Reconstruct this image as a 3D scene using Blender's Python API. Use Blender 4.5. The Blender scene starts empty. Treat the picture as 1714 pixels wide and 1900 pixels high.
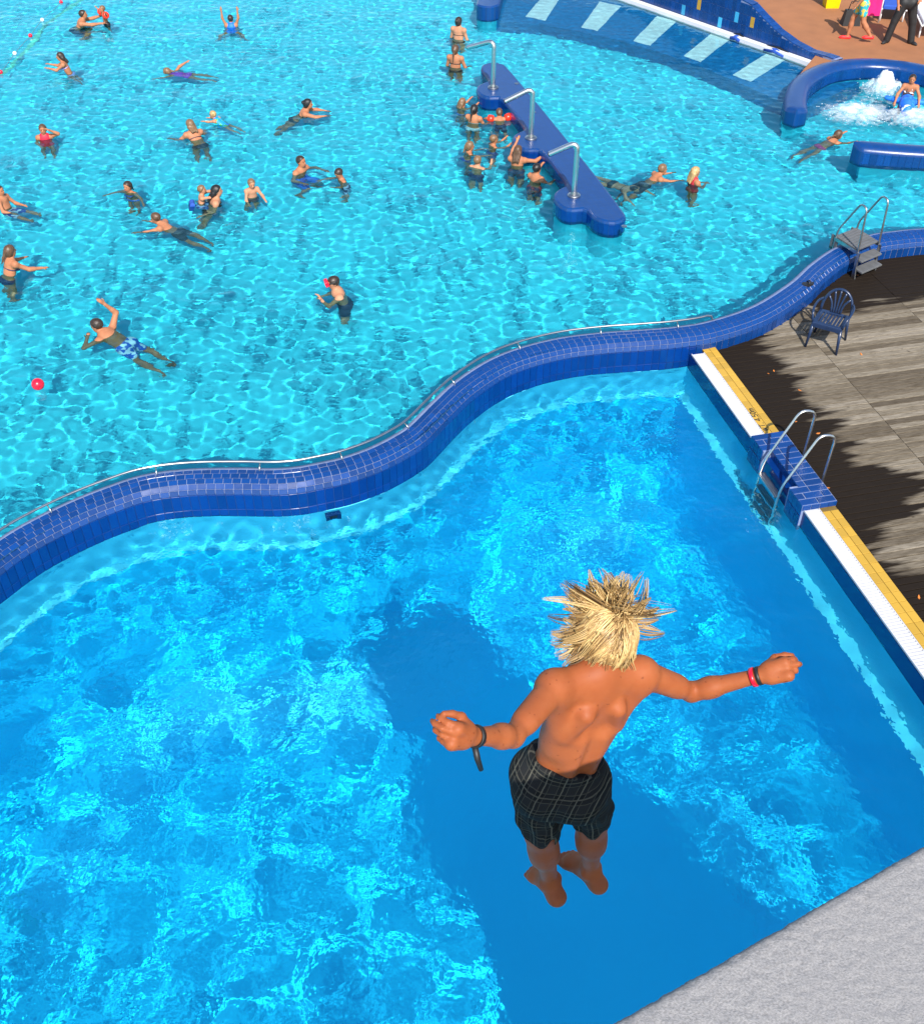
import bpy, bmesh, math, random
import numpy as np
from mathutils import Vector, Matrix
random.seed(7)
rng = np.random.default_rng(11)
sc = bpy.context.scene
COL = sc.collection

# ------------------------------------------------------------------ camera
CH, PITCH, FPX, PW, PH = 9.2, math.radians(41.0), 2000.0, 1714.0, 1900.0
cam = bpy.data.cameras.new('camera')
cam_o = bpy.data.objects.new('camera', cam); COL.objects.link(cam_o); sc.camera = cam_o
cam_o.location = (0, 0, CH); cam_o.rotation_euler = (math.pi/2 - PITCH, 0, 0)
cam.sensor_fit = 'VERTICAL'; cam.sensor_height = 24.0; cam.lens = 24.0*FPX/PH; cam.clip_end = 900
# ------------------------------------------------------------------ sky and sun
SUN = np.array([-.16, 1.0, -1.0])
w = bpy.data.worlds.new('World'); sc.world = w; w.use_nodes = True
nt = w.node_tree; sky = nt.nodes.new('ShaderNodeTexSky'); sky.sky_type = 'NISHITA'; sky.sun_disc = False
sky.sun_elevation = math.atan2(1.0, math.hypot(SUN[0], SUN[1]))
sky.sun_rotation = math.atan2(-SUN[0], -SUN[1])
bg = nt.nodes['Background']; bg.inputs[1].default_value = .15
nt.links.new(sky.outputs[0], bg.inputs[0])
sl = bpy.data.lights.new('sun', 'SUN'); sl.energy = 4.6; sl.angle = math.radians(.5); sl.color = (1, .95, .87)
sun_o = bpy.data.objects.new('sun', sl); COL.objects.link(sun_o)
sun_o.rotation_euler = Vector(SUN).to_track_quat('-Z', 'Y').to_euler()
sl.cycles.is_caustics_light = True
# ------------------------------------------------------------------ exposure and sampling
sc.view_settings.view_transform = 'Standard'; sc.view_settings.look = 'None'
sc.view_settings.exposure = 0.66; sc.view_settings.gamma = 1.0
cy = sc.cycles
cy.use_denoising = True; cy.caustics_refractive = True; cy.caustics_reflective = False
cy.max_bounces = 7; cy.diffuse_bounces = 3; cy.glossy_bounces = 3; cy.transmission_bounces = 5; cy.transparent_max_bounces = 6
cy.sample_clamp_indirect = 4.0; cy.sample_clamp_direct = 12.0; cy.use_adaptive_sampling = False

# ------------------------------------------------------------------ heights (m, still water of the diving pool is zero)
ZS = .48          # water of the raised swimming pool
ZF = ZS - 1.0     # its floor
ZK = .20          # wooden deck
ZT = .27          # pool edge strip
ZC, ZW = .36, .53 # curved wall: foot and top of its rounded cap
ZTER = .70        # terrace
DEEP = -4.5

# ------------------------------------------------------------------ helpers
cp, sp_ = math.cos(PITCH), math.sin(PITCH)
FW = np.array([0, cp, -sp_]); RT = np.array([1., 0, 0]); UPV = np.array([0, sp_, cp]); CAM = np.array([0, 0, CH])
def ray(x, y):
    d = FW*FPX + RT*(x-PW/2) - UPV*(y-PH/2); return d/np.linalg.norm(d)
def at(x, y, z=0.0):
    d = ray(x, y); return CAM + d*((z-CH)/d[2])
def aty(x, y, Y):
    d = ray(x, y); return CAM + d*(Y/d[1])
def pixel(p):
    q = np.asarray(p, float)-CAM; c = q@FW
    return np.array([PW/2+FPX*(q@RT)/c, PH/2-FPX*(q@UPV)/c])
def unit(v):
    v = np.asarray(v, float); return v/(np.linalg.norm(v)+1e-12)

def tag(o, label=None, cat=None, group=None, kind=None):
    if label: o['label'] = label
    if cat: o['category'] = cat
    if group: o['group'] = group
    if kind: o['kind'] = kind
    return o
def empty(name, loc=(0, 0, 0)):
    o = bpy.data.objects.new(name, None); COL.objects.link(o); o.location = [float(c) for c in loc]; o.empty_display_size = .1
    return o
def link(o, parent=None):
    COL.objects.link(o)
    if parent is not None:
        o.parent = parent
        l = Vector((0, 0, 0)); q = parent
        while q is not None: l += q.location; q = q.parent
        o.location = o.location - l
    if o.type == 'MESH': o.cycles.is_caustics_receiver = True
    return o
def nmesh(name, V, F, mat, parent=None, smooth=False, loc=None, attr=None):
    """V (n,3) in world space, F: array (m,k) or list of polygons"""
    me = bpy.data.meshes.new(name)
    V = np.asarray(V, np.float32)
    o_loc = np.zeros(3) if loc is None else np.asarray(loc, float)
    V = (V-o_loc).astype(np.float32)
    if isinstance(F, np.ndarray):
        k = F.shape[1]
        me.vertices.add(len(V)); me.vertices.foreach_set('co', V.ravel())
        me.loops.add(F.size); me.loops.foreach_set('vertex_index', F.astype(np.int32).ravel())
        me.polygons.add(len(F)); me.polygons.foreach_set('loop_start', np.arange(0, F.size, k, dtype=np.int32))
        me.update(calc_edges=True)
    else:
        me.from_pydata([tuple(map(float, v)) for v in V], [], [tuple(int(i) for i in f) for f in F])
    if smooth: me.shade_smooth()
    if mat is not None: me.materials.append(mat)
    if attr is not None:
        for an, av in attr.items():
            a = me.attributes.new(an, 'FLOAT_VECTOR', 'POINT'); a.data.foreach_set('vector', np.asarray(av, np.float32).ravel())
    o = bpy.data.objects.new(name, me); o.location = o_loc
    return link(o, parent)
class MB:
    """collects shapes into one mesh"""
    def __init__(s): s.v = []; s.f = []
    def add(s, V, F):
        n = len(s.v); s.v += [tuple(map(float, v)) for v in V]; s.f += [tuple(int(i)+n for i in f) for f in F]; return s
    def box(s, c, x, y, z, ch=0.0):
        """centre and three half-extent vectors; ch chamfers the top rim"""
        c, x, y, z = map(lambda a: np.asarray(a, float), (c, x, y, z))
        if ch <= 0:
            V = [c+i*x+j*y+k*z for k in (-1, 1) for j in (-1, 1) for i in (-1, 1)]
            F = [(0, 2, 3, 1), (4, 5, 7, 6), (0, 1, 5, 4), (2, 6, 7, 3), (0, 4, 6, 2), (1, 3, 7, 5)]
            return s.add(V, F)
        lx, ly, lz = np.linalg.norm(x), np.linalg.norm(y), np.linalg.norm(z)
        V = []
        for (k, e) in ((-1, 0), (1-ch/lz, 0), (1, ch)):
            for (i, j) in ((-1, -1), (1, -1), (1, 1), (-1, 1)): V.append(c+i*x*(1-e/lx)+j*y*(1-e/ly)+k*z)
        F = [(3, 2, 1, 0), (8, 9, 10, 11)]
        for b in (0, 4):
            for q in range(4): F.append((b+q, b+(q+1) % 4, b+4+(q+1) % 4, b+4+q))
        return s.add(V, F)
    def tube(s, pts, r, n=10, caps=True, closed=False):
        pts = [np.asarray(p, float) for p in pts]; m = len(pts)
        rr = r if hasattr(r, '__len__') else [r]*m
        V = []; up = None
        for i in range(m):
            if closed: t = unit(pts[(i+1) % m]-pts[i-1])
            else: t = unit(pts[min(i+1, m-1)]-pts[max(i-1, 0)])
            if up is None:
                up = np.array([0, 0, 1.]) if abs(t[2]) < .9 else np.array([1., 0, 0])
            a = unit(up-t*(up@t)); up = a; b = np.cross(t, a)
            for q in range(n):
                th = 2*math.pi*q/n; V.append(pts[i]+rr[i]*(a*math.cos(th)+b*math.sin(th)))
        F = []
        for i in range(m if closed else m-1):
            j = (i+1) % m
            for q in range(n): F.append((i*n+q, i*n+(q+1) % n, j*n+(q+1) % n, j*n+q))
        if caps and not closed:
            F.append(tuple(range(n-1, -1, -1))); F.append(tuple((m-1)*n+q for q in range(n)))
        return s.add(V, F)
    def sphere(s, c, r, n=10, m=7, ax=None):
        c = np.asarray(c, float); r = np.broadcast_to(np.asarray(r, float), 3)
        A = np.eye(3) if ax is None else np.asarray(ax)
        V = [c+A.T@np.array([0, 0, -r[2]])]
        for i in range(1, m):
            ph = -math.pi/2+math.pi*i/m
            for q in range(n):
                th = 2*math.pi*q/n; V.append(c+A.T@(r*np.array([math.cos(ph)*math.cos(th), math.cos(ph)*math.sin(th), math.sin(ph)])))
        V.append(c+A.T@np.array([0, 0, r[2]])); F = []
        for q in range(n): F.append((0, 1+(q+1) % n, 1+q)); F.append((len(V)-1, 1+(m-2)*n+q, 1+(m-2)*n+(q+1) % n))
        for i in range(m-2):
            for q in range(n): F.append((1+i*n+q, 1+i*n+(q+1) % n, 1+(i+1)*n+(q+1) % n, 1+(i+1)*n+q))
        return s.add(V, F)
    def lathe(s, c, prof, n=20):
        c = np.asarray(c, float); V = []; F = []
        for (r, z) in prof:
            for q in range(n):
                th = 2*math.pi*q/n; V.append(c+np.array([r*math.cos(th), r*math.sin(th), z]))
        for i in range(len(prof)-1):
            for q in range(n): F.append((i*n+q, i*n+(q+1) % n, (i+1)*n+(q+1) % n, (i+1)*n+q))
        F.append(tuple(range(n-1, -1, -1))); F.append(tuple((len(prof)-1)*n+q for q in range(n)))
        return s.add(V, F)
    def prism(s, poly, z0, z1, top=None):
        n = len(poly); V = [(p[0], p[1], z0) for p in poly]+[(p[0], p[1], z1) for p in (top or poly)]
        F = [tuple(range(n-1, -1, -1)), tuple(range(n, 2*n))]+[(i, (i+1) % n, n+(i+1) % n, n+i) for i in range(n)]
        return s.add(V, F)
    def build(s, name, mat, parent=None, smooth=False, loc=None):
        return nmesh(name, np.array(s.v), s.f, mat, parent, smooth, loc)
def auto_smooth(o, ang=40):
    me = o.data; me.shade_smooth()
    bm = bmesh.new(); bm.from_mesh(me); lim = math.radians(ang)
    for e in bm.edges:
        if len(e.link_faces) == 2 and e.calc_face_angle(0) > lim: e.smooth = False
    bm.to_mesh(me); bm.free(); return o
def catmull(P, step=.05):
    P = np.asarray(P, float); P = np.vstack([2*P[0]-P[1], P, 2*P[-1]-P[-2]]); out = []
    for i in range(1, len(P)-2):
        p0, p1, p2, p3 = P[i-1:i+3]; n = max(2, int(np.linalg.norm(p2-p1)/step*2))
        for t in np.linspace(0, 1, n, endpoint=False):
            out.append(.5*((2*p1)+(-p0+p2)*t+(2*p0-5*p1+4*p2-p3)*t*t+(-p0+3*p1-3*p2+p3)*t**3))
    out.append(P[-2]); out = np.array(out)
    s = np.r_[0, np.cumsum(np.linalg.norm(np.diff(out, axis=0), axis=1))]
    m = int(s[-1]/step); u = np.linspace(0, s[-1], m+1)
    return np.stack([np.interp(u, s, out[:, k]) for k in range(out.shape[1])], 1)
class Path:
    """plan curve with arc length; n(s) points to the left of travel"""
    def __init__(s, P): s.P = np.asarray(P, float)[:, :2]; s.s = np.r_[0, np.cumsum(np.linalg.norm(np.diff(s.P, axis=0), axis=1))]; s.L = s.s[-1]
    def p(s, u): return np.array([np.interp(u, s.s, s.P[:, 0]), np.interp(u, s.s, s.P[:, 1])])
    def t(s, u, e=.06):
        a, b = s.p(min(u+e, s.L)), s.p(max(u-e, 0)); return unit(a-b)
    def n(s, u): t = s.t(u); return np.array([-t[1], t[0]])
    def w(s, u, nn, z): q = s.p(u)+s.n(u)*nn; return np.array([q[0], q[1], z])
def sweep(path, prof, u0, u1, step, name, mat, parent=None, smooth=False, closed=False, caps=True, loc=None):
    us = np.linspace(u0, u1, max(2, int((u1-u0)/step)+1)); m = len(prof)
    V = np.array([path.w(u, a, z) for u in us for (a, z) in prof]); F = []
    for i in range(len(us)-1):
        for j in range(m if closed else m-1):
            k = (j+1) % m; F.append((i*m+j, (i+1)*m+j, (i+1)*m+k, i*m+k))
    if closed and caps: F.append(tuple(range(m))); F.append(tuple((len(us)-1)*m+j for j in range(m-1, -1, -1)))
    return nmesh(name, V, F, mat, parent, smooth, loc)
def inst(name, me, M, parent):
    o = bpy.data.objects.new(name, me); COL.objects.link(o); o.parent = parent
    l = Vector((0, 0, 0)); q = parent
    while q is not None: l += q.location; q = q.parent
    o.matrix_basis = Matrix.Translation(-l) @ M; o.cycles.is_caustics_receiver = True
    return o
def frame(c, x, y, z):
    return Matrix(((x[0], y[0], z[0], c[0]), (x[1], y[1], z[1], c[1]), (x[2], y[2], z[2], c[2]), (0, 0, 0, 1)))
def box_mesh(name, lx, ly, lz, ch, mat):
    b = MB().box((0, 0, 0), (lx/2, 0, 0), (0, ly/2, 0), (0, 0, lz/2), ch)
    me = bpy.data.meshes.new(name); me.from_pydata(b.v, [], b.f); me.materials.append(mat); return me

# ------------------------------------------------------------------ materials
class NT:
    def __init__(s, name):
        s.m = bpy.data.materials.new(name); s.m.use_nodes = True; s.t = s.m.node_tree; s.b = s.t.nodes['Principled BSDF']; s.out = s.t.nodes['Material Output']
    def node(s, typ, **kw):
        n = s.t.nodes.new(typ)
        for k, v in kw.items(): setattr(n, k, v)
        return n
    def put(s, sock, v):
        if isinstance(v, bpy.types.NodeSocket): s.t.links.new(v, sock)
        else: sock.default_value = v
    def math(s, op, a, b=0.0, c=None, clamp=False):
        n = s.node('ShaderNodeMath', operation=op, use_clamp=clamp); s.put(n.inputs[0], a); s.put(n.inputs[1], b)
        if c is not None: s.put(n.inputs[2], c)
        return n.outputs[0]
    def vmath(s, op, a, b):
        n = s.node('ShaderNodeVectorMath', operation=op); s.put(n.inputs[0], a); s.put(n.inputs[1], b)
        return n.outputs['Value'] if op == 'DOT_PRODUCT' else n.outputs[0]
    def noise(s, vec=None, scale=5.0, detail=3.0, rough=.5, out=0):
        n = s.node('ShaderNodeTexNoise'); n.inputs['Scale'].default_value = scale; n.inputs['Detail'].default_value = detail; n.inputs['Roughness'].default_value = rough
        if vec is not None: s.put(n.inputs['Vector'], vec)
        return n.outputs[out]
    def ramp(s, f, stops):
        n = s.node('ShaderNodeValToRGB'); s.put(n.inputs[0], f); e = n.color_ramp.elements
        while len(e) < len(stops): e.new(.5)
        for q, (p, c) in zip(e, stops): q.position = p; q.color = (*c, 1) if len(c) == 3 else c
        return n.outputs[0]
    def mix(s, f, a, b, blend='MIX'):
        n = s.node('ShaderNodeMix', data_type='RGBA', blend_type=blend); s.put(n.inputs[0], f)
        s.put(n.inputs[6], a if isinstance(a, bpy.types.NodeSocket) else (*a, 1)); s.put(n.inputs[7], b if isinstance(b, bpy.types.NodeSocket) else (*b, 1))
        return n.outputs[2]
    def color(s, v): s.put(s.b.inputs['Base Color'], v if isinstance(v, bpy.types.NodeSocket) else (*v, 1))
    def rough(s, v): s.put(s.b.inputs['Roughness'], v)
    def bump(s, h, strength=.3, dist=.01):
        n = s.node('ShaderNodeBump'); n.inputs['Strength'].default_value = strength; n.inputs['Distance'].default_value = dist; s.put(n.inputs['Height'], h); s.put(s.b.inputs['Normal'], n.outputs[0])
    @property
    def pos(s): return s.node('ShaderNodeNewGeometry').outputs['Position']
    @property
    def obj(s): return s.node('ShaderNodeTexCoord').outputs['Object']
    @property
    def rnd(s): return s.node('ShaderNodeObjectInfo').outputs['Random']
def plain(name, c, rough=.5, var=.12, scale=6.0, bump=0.0, metal=0.0, spec=None, bscale=None):
    n = NT(name); f = n.noise(n.pos, scale, 4); n.color(n.ramp(f, [(.3, tuple(q*(1-var) for q in c)), (.7, tuple(min(1, q*(1+var)) for q in c))]))
    n.rough(rough); n.b.inputs['Metallic'].default_value = metal
    if spec is not None: n.b.inputs['Specular IOR Level'].default_value = spec
    if bump: n.bump(n.noise(n.pos, bscale or scale*6, 3), bump, .004)
    return n.m
def tile_mat(name, c, rough=.16, var=.22):
    n = NT(name); r = n.rnd; f = n.math('ADD', n.math('MULTIPLY', r, .8), n.math('MULTIPLY', n.noise(n.pos, 9, 3), .3))
    n.color(n.ramp(f, [(.1, tuple(q*(1-var) for q in c)), (.95, tuple(min(1, q*(1+var)) for q in c))])); n.rough(n.math('MULTIPLY_ADD', n.noise(n.pos, 5, 2), .25, rough-.08))
    n.bump(n.noise(n.pos, 30, 2), .05, .004); return n.m
def water_mat(name, tint, bstr=.12, bsc=4.0):
    n = NT(name); n.t.nodes.remove(n.b); g = n.node('ShaderNodeBsdfGlass'); g.inputs['Color'].default_value = (*tint, 1); g.inputs['IOR'].default_value = 1.33; g.inputs['Roughness'].default_value = 0.0
    bp_ = n.node('ShaderNodeBump'); bp_.inputs['Strength'].default_value = bstr; bp_.inputs['Distance'].default_value = .05; n.put(bp_.inputs['Height'], n.math('ADD', n.noise(n.pos, bsc, 2, .5), n.math('MULTIPLY', n.noise(n.pos, bsc*.4, 2, .5), 2.0))); n.put(g.inputs['Normal'], bp_.outputs[0])
    n.t.links.new(g.outputs[0], n.out.inputs[0]); return n.m
M = {}
M['shallow_floor'] = plain('shallow floor paint', (.055, .58, .70), .7, .04, 1.2)
M['deep_floor'] = plain('deep pool floor paint', (.0, .64, .99), .7, .05, .6)
M['deep_wall'] = plain('deep pool wall tile', (.09, .66, .90), .6, .05, 1.0)
M['deep_wall_low'] = plain('deep pool lower wall', (.005, .62, .98), .6, .05, 1.0)
M['ledge'] = plain('ledge tile', (.12, .66, .84), .6, .05, 2.0)
M['water_s'] = water_mat('swimming pool water', (.62, .97, 1.0), .05, 18.0); M['water_d'] = water_mat('diving pool water', (.62, .95, 1.0), .30, 9.0)
M['mortar'] = plain('tile joint', (.17, .215, .36), .8, .15, 20)
M['mortar_dark'] = plain('dark wet joint', (.012, .05, .20), .6, .2, 20)
M['brick'] = tile_mat('glazed blue tile', (.002, .036, .165), .22)
M['tile_wet'] = tile_mat('wet dark blue tile', (.001, .028, .165), .12, .15)
M['island'] = tile_mat('blue mosaic', (.008, .055, .34), .25, .1)
M['chrome'] = plain('stainless steel', (.66, .64, .61), .30, .06, 3, metal=1.0)
M['steel_dark'] = plain('dull steel', (.42, .42, .42), .32, .1, 5, metal=1.0)
M['white_grate'] = plain('white grating', (.48, .48, .50), .5, .04, 8)
M['yellow'] = tile_mat('yellow tile', (.44, .26, .03), .3, .12)
M['yellow_joint'] = plain('brown joint', (.16, .10, .02), .8, .2, 20)
M['ink'] = plain('black lettering', (.02, .02, .02), .6, .1)
M['terrace'] = plain('orange brown granulate', (.27, .108, .042), .9, .12, 2.0, .5, bscale=60)
M['white'] = plain('white paint', (.66, .66, .67), .5, .03)
M['foam'] = plain('white foam', (.62, .72, .76), .6, .05, 8)
M['grey_plastic'] = plain('grey step board', (.10, .102, .105), .6, .15, 9, .2)
M['chair'] = plain('blue plastic', (.010, .024, .066), .28, .12, 6)
M['black'] = plain('black rubber', (.012, .012, .013), .5, .2)
M['red'] = plain('red plastic', (.68, .006, .03), .3, .06)
M['armband'] = plain('orange red vinyl', (.85, .035, .012), .3, .06)
M['pink'] = plain('pink towel', (.75, .01, .16), .9, .1, 12, .3)
M['yellow_bin'] = plain('yellow plastic', (.72, .50, .0), .4, .06)
M['towel_blue'] = plain('blue fabric', (.015, .07, .36), .85, .15, 10, .3)
M['leaf'] = plain('orange leaf', (.55, .16, .02), .7, .25, 30)
M['stripe'] = plain('yellow floor line', (.16, .60, .42), .6, .15, 3)
M['shelf'] = plain('dark blue shelf mosaic', (.006, .15, .36), .5, .25, 7)
M['shelf_white'] = plain('white mosaic strip', (.98, .76, .76), .5, .12, 9)

# ------------------------------------------------------------------ curved pool wall: plan of its camera-side face
PXW = [(-260, 1330), (-120, 1185), (-45, 1105), (0, 1069), (52, 1031), (102, 1002), (163, 972), (222, 948), (280, 929), (350, 920), (437, 918), (505, 919), (558, 915), (605, 906),
       (652, 895), (710, 874), (757, 850), (794, 825), (840, 778), (880, 740), (935, 703), (990, 681), (1055, 665), (1127, 656), (1195, 651), (1264, 645), (1333, 633), (1422, 602),
       (1494, 556), (1535, 518), (1578, 488), (1630, 468), (1673, 461), (1714, 457), (1800, 455), (1950, 462)]
WALL = Path(catmull([at(x, y, ZC)[:2] for x, y in PXW], .05))
wx = WALL.P[:, 0]; wy = WALL.P[:, 1]
order = np.argsort(wx)
def wall_y(x): return np.interp(x, wx[order], wy[order])

# straight pool edge: origin, direction along the edge towards the camera, outward normal (to the deck)
EA = at(1282, 657, ZT)[:2]; EB = at(1672, 1200, ZT)[:2]; ED = unit(EB-EA); EN = np.array([-ED[1], ED[0]])
if EN[0] < 0: EN = -EN
def edge(s, n, z): q = EA+ED*s+EN*n; return np.array([q[0], q[1], z])
def to_edge(p): v = np.asarray(p)[:2]-EA; return v@ED, v@EN

# ------------------------------------------------------------------ ground sheet around the pools (a ring: the pools lie in the hole)
gr = [(-40, -9), (34, -9), (34, 56), (-40, 56)]; go = [(-600, -600), (600, -600), (600, 600), (-600, 600)]
nmesh('ground', [(*p, .12) for p in gr]+[(*p, .12) for p in go], [(i, (i+1) % 4, 4+(i+1) % 4, 4+i) for i in range(4)], plain('lawn', (.06, .10, .03), .9, .3, .5))
bpy.data.objects['ground']['kind'] = 'structure'
# ------------------------------------------------------------------ pool basins
xsf = np.linspace(-40, 34, 400); V = [(x, float(wall_y(x))+.2, ZF) for x in xsf]+[(x, 56, ZF) for x in xsf]
so = nmesh('shallow_pool_floor', V, [(i, i+1, 401+i, 400+i) for i in range(399)], M['shallow_floor']); so['kind'] = 'structure'
o = sweep(WALL, [(.36, ZS+.02), (.36, ZF-.05)], 0, WALL.L, .2, 'shallow_pool_side', M['shallow_floor']); o['kind'] = 'structure'
o = nmesh('diving_pool_floor', [(-40, -9, DEEP), (10, -9, DEEP), (10, 17, DEEP), (-40, 17, DEEP)], [(0, 1, 2, 3)], M['deep_floor']); o['kind'] = 'structure'
LD, LW = -.78, .09
o = sweep(WALL, [(.03, -.008), (.0, -.012), (0, LD)], 0, WALL.L, .1, 'diving_pool_far_side', M['deep_wall']); o['kind'] = 'structure'
sweep(WALL, [(0.0, LD), (-LW, LD), (-LW-.01, LD-.03)], 0, WALL.L, .1, 'ledge', M['ledge'], o)
COVE = [(0, DEEP+1.6)]+[(1.5*(1-math.cos(t)), DEEP+1.6*(1-math.sin(t))) for t in np.linspace(.15, math.pi/2, 8)]
sweep(WALL, [(-LW-.01, LD-.03)]+[(-LW-.01-a, z+.004) for a, z in COVE], 0, WALL.L, .1, 'lower_wall', M['deep_wall_low'], o)
def wall_strip(n0, z0, n1, z1):
    return [edge(-1.2, n0, z0), edge(24, n0, z0), edge(24, n1, z1), edge(-1.2, n1, z1)]
o = MB().add(wall_strip(.0, -.02, .0, LD), [(0, 1, 2, 3)]).build('diving_pool_right_side', M['deep_wall']); o['kind'] = 'structure'
LW = .15
MB().add(wall_strip(0, LD+.006, -LW, LD+.006), [(0, 1, 2, 3)]).build('ledge', M['ledge'], o)
lw_ = MB().add(wall_strip(-LW, LD, -LW, DEEP+1.6), [(0, 1, 2, 3)])
for (a, z), (a2, z2) in zip(COVE[:-1], COVE[1:]): lw_.add(wall_strip(-LW-a, z+.004, -LW-a2, z2+.004), [(0, 1, 2, 3)])
lw_.build('lower_wall', M['deep_wall_low'], o)
b = MB().add([(-40, -9, .1), (34, -9, .1), (34, -9, DEEP), (-40, -9, DEEP)], [(0, 1, 2, 3)]).add([(-40, -9, .1), (-40, 56, .1), (-40, 56, DEEP), (-40, -9, DEEP)], [(0, 1, 2, 3)])
o = b.build('diving_pool_near_side', M['deep_wall_low']); o['kind'] = 'structure'

# ------------------------------------------------------------------ water
def axis(lo, a, b, hi, h0, h1=None, coarse=.8):
    h1 = h1 or h0; out = [a]
    while out[-1] < b: out.append(out[-1]+h0+(h1-h0)*(out[-1]-a)/(b-a))
    return np.r_[np.arange(lo, a-coarse*.5, coarse), np.array(out), np.arange(out[-1]+coarse, hi+coarse, coarse)]
def wave_field(gx, gy, n, lam0, lam1, slope, seed, aniso=0.0, th0=0.0, p=1.0):
    r = np.random.default_rng(seed); z = np.zeros_like(gx); acc = 0
    comps = []
    for i in range(n):
        lam = math.exp(r.uniform(math.log(lam0), math.log(lam1))); th = r.uniform(0, 2*math.pi)
        if aniso: th = th0+r.normal(0, aniso)
        k = 2*math.pi/lam; a = lam**p; comps.append((k, th, a, r.uniform(0, 6.283))); acc += .5*(a*k)**2
    g = slope/math.sqrt(acc)
    for k, th, a, ph in comps: z += g*a*np.sin(k*(gx*math.cos(th)+gy*math.sin(th))+ph)
    return z
def water(name, xs, ys, zfun, keep, z0, mat, label):
    gx, gy = np.meshgrid(xs, ys); z = (z0+zfun(gx, gy))
    ny, nx = gx.shape; idx = np.arange(nx*ny).reshape(ny, nx)
    q = np.stack([idx[:-1, :-1], idx[:-1, 1:], idx[1:, 1:], idx[1:, :-1]], -1).reshape(-1, 4)
    cx = .25*(gx[:-1, :-1]+gx[:-1, 1:]+gx[1:, 1:]+gx[1:, :-1]).ravel(); cyy = .25*(gy[:-1, :-1]+gy[:-1, 1:]+gy[1:, 1:]+gy[1:, :-1]).ravel()
    q = q[keep(cx, cyy)]
    used = np.zeros(nx*ny, bool); used[q.ravel()] = True; rem = np.cumsum(used)-1
    V = np.stack([gx, gy, z], -1).reshape(-1, 3)[used]; q = rem[q]
    o = nmesh(name, V, q, mat, None, True)
    o.cycles.is_caustics_receiver = False; o.cycles.is_caustics_caster = True
    o['kind'] = 'structure'; return o
RIPPLES = []   # (x, y, strength) filled below from where people are; kept here so the sheet is built once at the end

# ------------------------------------------------------------------ the curved wall
wall = empty('curved_pool_wall', WALL.w(WALL.L*.5, .2, 0)); tag(wall, 'winding blue brick-tiled wall with rounded top between the two pools', 'wall')
CAPW, CAPH = .30, ZW-ZC
def cap(t, off=0.0):
    th = t*math.pi/2; a = CAPW-(CAPW+off)*math.cos(th); z = ZC+(CAPH+off)*math.sin(th); return a, z
core = [cap(t, -.007) for t in np.linspace(0, 1, 9)]+[(.36, ZW-.012), (.36, -.3), (.1, -.3), (.1, ZC-.02)]
sweep(WALL, core, 0, WALL.L, .06, 'joint_bed', M['mortar'], wall, smooth=True, closed=True)
s_corner = WALL.s[np.argmin(np.linalg.norm(WALL.P-EA, axis=1))]
sweep(WALL, [(.008, ZC), (.008, -.010), (.1, -.010), (.1, ZC)], 0, s_corner+.15, .08, 'wet_face', M['mortar_dark'], wall, closed=True)
sweep(WALL, [(.008, ZC), (.008, ZK-.1), (.1, ZK-.1), (.1, ZC)], s_corner+.16, WALL.L, .08, 'dry_face', M['mortar'], wall, closed=True)
# arc length of the cap split into five rows
tt = np.linspace(0, 1, 200); cc = np.array([cap(t) for t in tt]); cs = np.r_[0, np.cumsum(np.linalg.norm(np.diff(cc, axis=0), axis=1))]
NR = 5; rowh = cs[-1]/NR; PITCHB = .115
bm_brick = box_mesh('brick', PITCHB-.007, rowh-.007, .016, .003, M['brick'])
items = []
for r in range(NR):
    sm = (r+.5)*rowh; t = np.interp(sm, cs, tt); a, z = cap(t); a2, z2 = cap(min(t+.01, 1)); a1, z1 = cap(max(t-.01, 0))
    dn, dz = unit((a2-a1, z2-z1))
    ug = np.arange(0, WALL.L, .02); oc = np.array([WALL.w(u, a, z) for u in ug]); og = np.r_[0, np.cumsum(np.linalg.norm(np.diff(oc, axis=0), axis=1))]
    for i in range(int(og[-1]/PITCHB)):
        u = float(np.interp((i+.5+(.5 if r % 2 else 0))*PITCHB, og, ug))
        if u > WALL.L-.1: continue
        c = WALL.w(u, a, z); px_ = pixel(c)
        tv = WALL.t(u); nv = WALL.n(u)
        X = np.array([tv[0], tv[1], 0]); Y = np.array([nv[0]*dn, nv[1]*dn, dz]); Z = np.cross(X, Y)
        Z = unit(Z+rng.normal(0, .012, 3)); Y = unit(np.cross(Z, X)); X = np.cross(Y, Z)
        c = c-Z*.006
        vis = (-60 < px_[0] < 1780) and px_[1] < 1300
        items.append((np.linalg.norm(c-CAM)+(0 if vis else 100), frame(c, X, Y, Z)))
items.sort(key=lambda q: q[0])
for d_, Mx in items[:300]: inst('brick', bm_brick, Mx, wall)
rest = MB()
bv = [Vector(v.co) for v in bm_brick.vertices]; bf = [tuple(p.vertices) for p in bm_brick.polygons]
for d_, Mx in items[300:]: rest.add([Mx @ v for v in bv], bf)
o = rest.build('brick_courses', M['brick'], wall); o['kind'] = 'stuff'
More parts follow.
